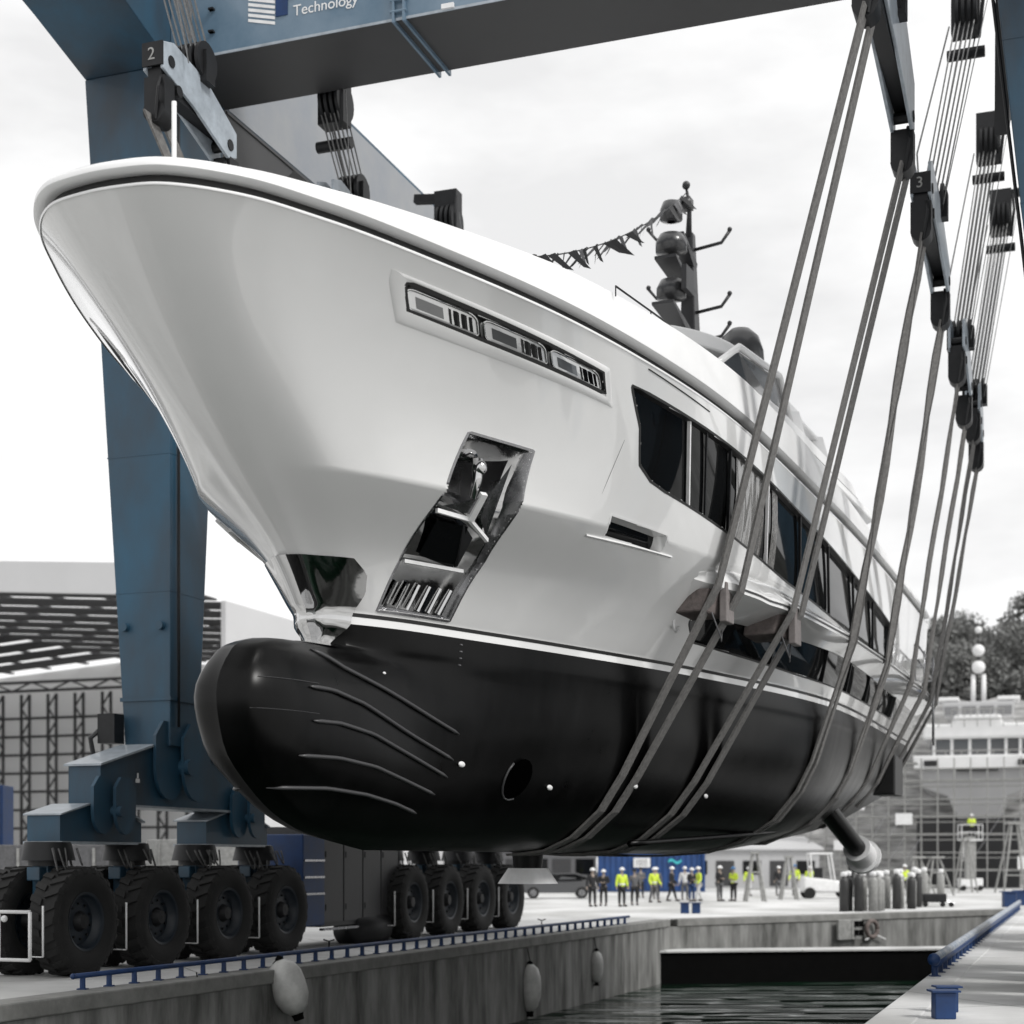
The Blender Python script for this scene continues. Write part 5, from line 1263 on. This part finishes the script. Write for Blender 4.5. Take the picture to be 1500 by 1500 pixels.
# ---- left hand hangar
root=thing('hangar','large open fronted hangar with lattice columns and roof lights on the left','hangar',(0,0,0))
HA=R(20);hd=Vector((math.sin(HA),math.cos(HA)));hw=Vector((math.cos(HA),-math.sin(HA)))
O=Vector((-17.6,92.0)) # near right corner
def H(l,w,z): p=O+hd*l+hw*w;return (p.x,p.y,z)
# long white side wall on the right, solid
mb=MB();mb.hexa([H(3,-.3,0),H(70,-.3,0),H(70,0,0),H(3,0,0),H(3,-.3,17.2),H(70,-.3,17.2),H(70,0,17.2),H(3,0,17.2)]);mb.build('side_wall',CLADW,root)
mb=MB()
for l in(14,26,38,50): mb.hexa([H(l,.0,0),H(l+.12,.0,0),H(l+.12,.05,0),H(l,.05,0),H(l,.0,17.2),H(l+.12,.0,17.2),H(l+.12,.05,17.2),H(l,.05,17.2)])
mb.hexa([H(3,0,14.2),H(70,0,14.2),H(70,.06,14.2),H(3,.06,14.2),H(3,0,14.3),H(70,0,14.3),H(70,.06,14.3),H(3,.06,14.3)]);mb.build('wall_joint',CYLG,root)
# back wall
mb=MB()
for w0,w1 in((-62,-31),(-31,-.3)): mb.hexa([H(40,w0,0),H(40.3,w0,0),H(40.3,w1,0),H(40,w1,0),H(40,w0,16.8+2.4*(1-abs((w0+31)/33.))),H(40.3,w0,16.8+2.4*(1-abs((w0+31)/33.))),H(40.3,w1,16.8+2.4*(1-abs((w1+31)/33.))),H(40,w1,16.8+2.4*(1-abs((w1+31)/33.)))])
mb.build('back_wall',TRANS,root)
mb=MB();mb.hexa([H(0,-62,0),H(62,-62,0),H(62,-61.7,0),H(0,-61.7,0),H(0,-62,14),H(62,-62,14),H(62,-61.7,14),H(0,-61.7,14)]);mb.build('far_wall',TRANS,root)
# roof with light openings
mb=MB();roofz=lambda w:17.0+2.4*(1-abs((w+31)/33.))
def rq(l0,l1,w0,w1):
    mb.hexa([H(l0,w0,roofz(w0)),H(l1,w0,roofz(w0)),H(l1,w1,roofz(w1)),H(l0,w1,roofz(w1)),H(l0,w0,roofz(w0)+.12),H(l1,w0,roofz(w0)+.12),H(l1,w1,roofz(w1)+.12),H(l0,w1,roofz(w1)+.12)])
for k in range(16):
    w0=-62+k*3.85;w1=w0+3.85
    for m_ in range(10):
        l0=m_*4.0;rq(l0,l0+2.7,w0,w1);rq(l0+2.7,l0+4.0,w0,w0+.4)
mb.build('roof',SHEDD,root)
# white gable fascia
mb=MB()
for (w0,w1) in((-64,-31),(-31,.4)):
    mb.hexa([H(-.6,w0,roofz(w0)-.2),H(-.3,w0,roofz(w0)-.2),H(-.3,w1,roofz(w1)-.2),H(-.6,w1,roofz(w1)-.2),H(-.6,w0,roofz(w0)+1.6),H(-.3,w0,roofz(w0)+1.6),H(-.3,w1,roofz(w1)+1.6),H(-.6,w1,roofz(w1)+1.6)])
mb.build('fascia',CLADW,root)
def lattice(a,b,n,wd,name,ax):
    a=Vector(a);b=Vector(b);mb=MB();o=Vector(ax)*wd
    mb.beam(a-o,b-o,.22,.22);mb.beam(a+o,b+o,.22,.22)
    for i in range(n):
        p=a.lerp(b,i/n);q=a.lerp(b,(i+1)/n);s_=1 if i%2 else -1;mb.beam(p-o*s_,q+o*s_,.12,.12)
    mb.build(name,SHEDD,root)
for l in(8,20,32):
    for w in(-.9,-61):
        lattice(H(l,w,0),H(l,w,16),10,.55,'column',(hd.x,hd.y,0))
    if l==32: lattice(H(l,-61,16.4),H(l,-.9,16.4),32,.35,'roof_truss',(0,0,1))
for w in[-24-2.75*q for q in range(13)]: lattice(H(39.0,w,0),H(39.0,w,16.6),14,.42,'column',(hw.x,hw.y,0))
for z in(1.8,3.4,5.0,6.6,8.2,9.8,11.4,13,14.6):
    mb=MB();mb.beam(H(39.7,-61,z),H(39.7,-.5,z),.2,.2);mb.beam(H(3,-61.4,z),H(40,-61.4,z),.2,.2);mb.beam(H(3,-.5,z),H(62,-.5,z),.2,.2);mb.build('wall_girt',SHEDD,root)
# clutter in front of the hangar : vans and containers
def crate(name,lab,cat,x,y,w,d,h,m,rz=0,g=None):
    root=thing(name,lab,cat,(x,y,0),rz,g);mb=MB();mb.box(-w/2,w/2,-d/2,d/2,.15,h);mb.build('body',m,root,bevel=.04)
    mb=MB()
    for i in range(5): x0=-w/2+w*(i+.5)/5;mb.box(x0-.04,x0+.04,-d/2-.05,-d/2,.25,h-.1)
    mb.build('door_bar',CYLG,root);return root
crate('container','dark grey container behind the near wheels on the left','container',-14.5,50,6,2.4,2.6,CLGR,R(-10));crate('container','pale grey container seen between the near bogies','container',-10.6,60,5,2.4,2.9,CYLG,R(-5))
crate('container','dark grey container left of the far wheels','container',-7.2,66,5.5,2.4,2.6,CLGR);crate('tool_crate','blue crate on top edge at the far left','crate',-17.4,54,1.6,1.2,4.6,RAILB)
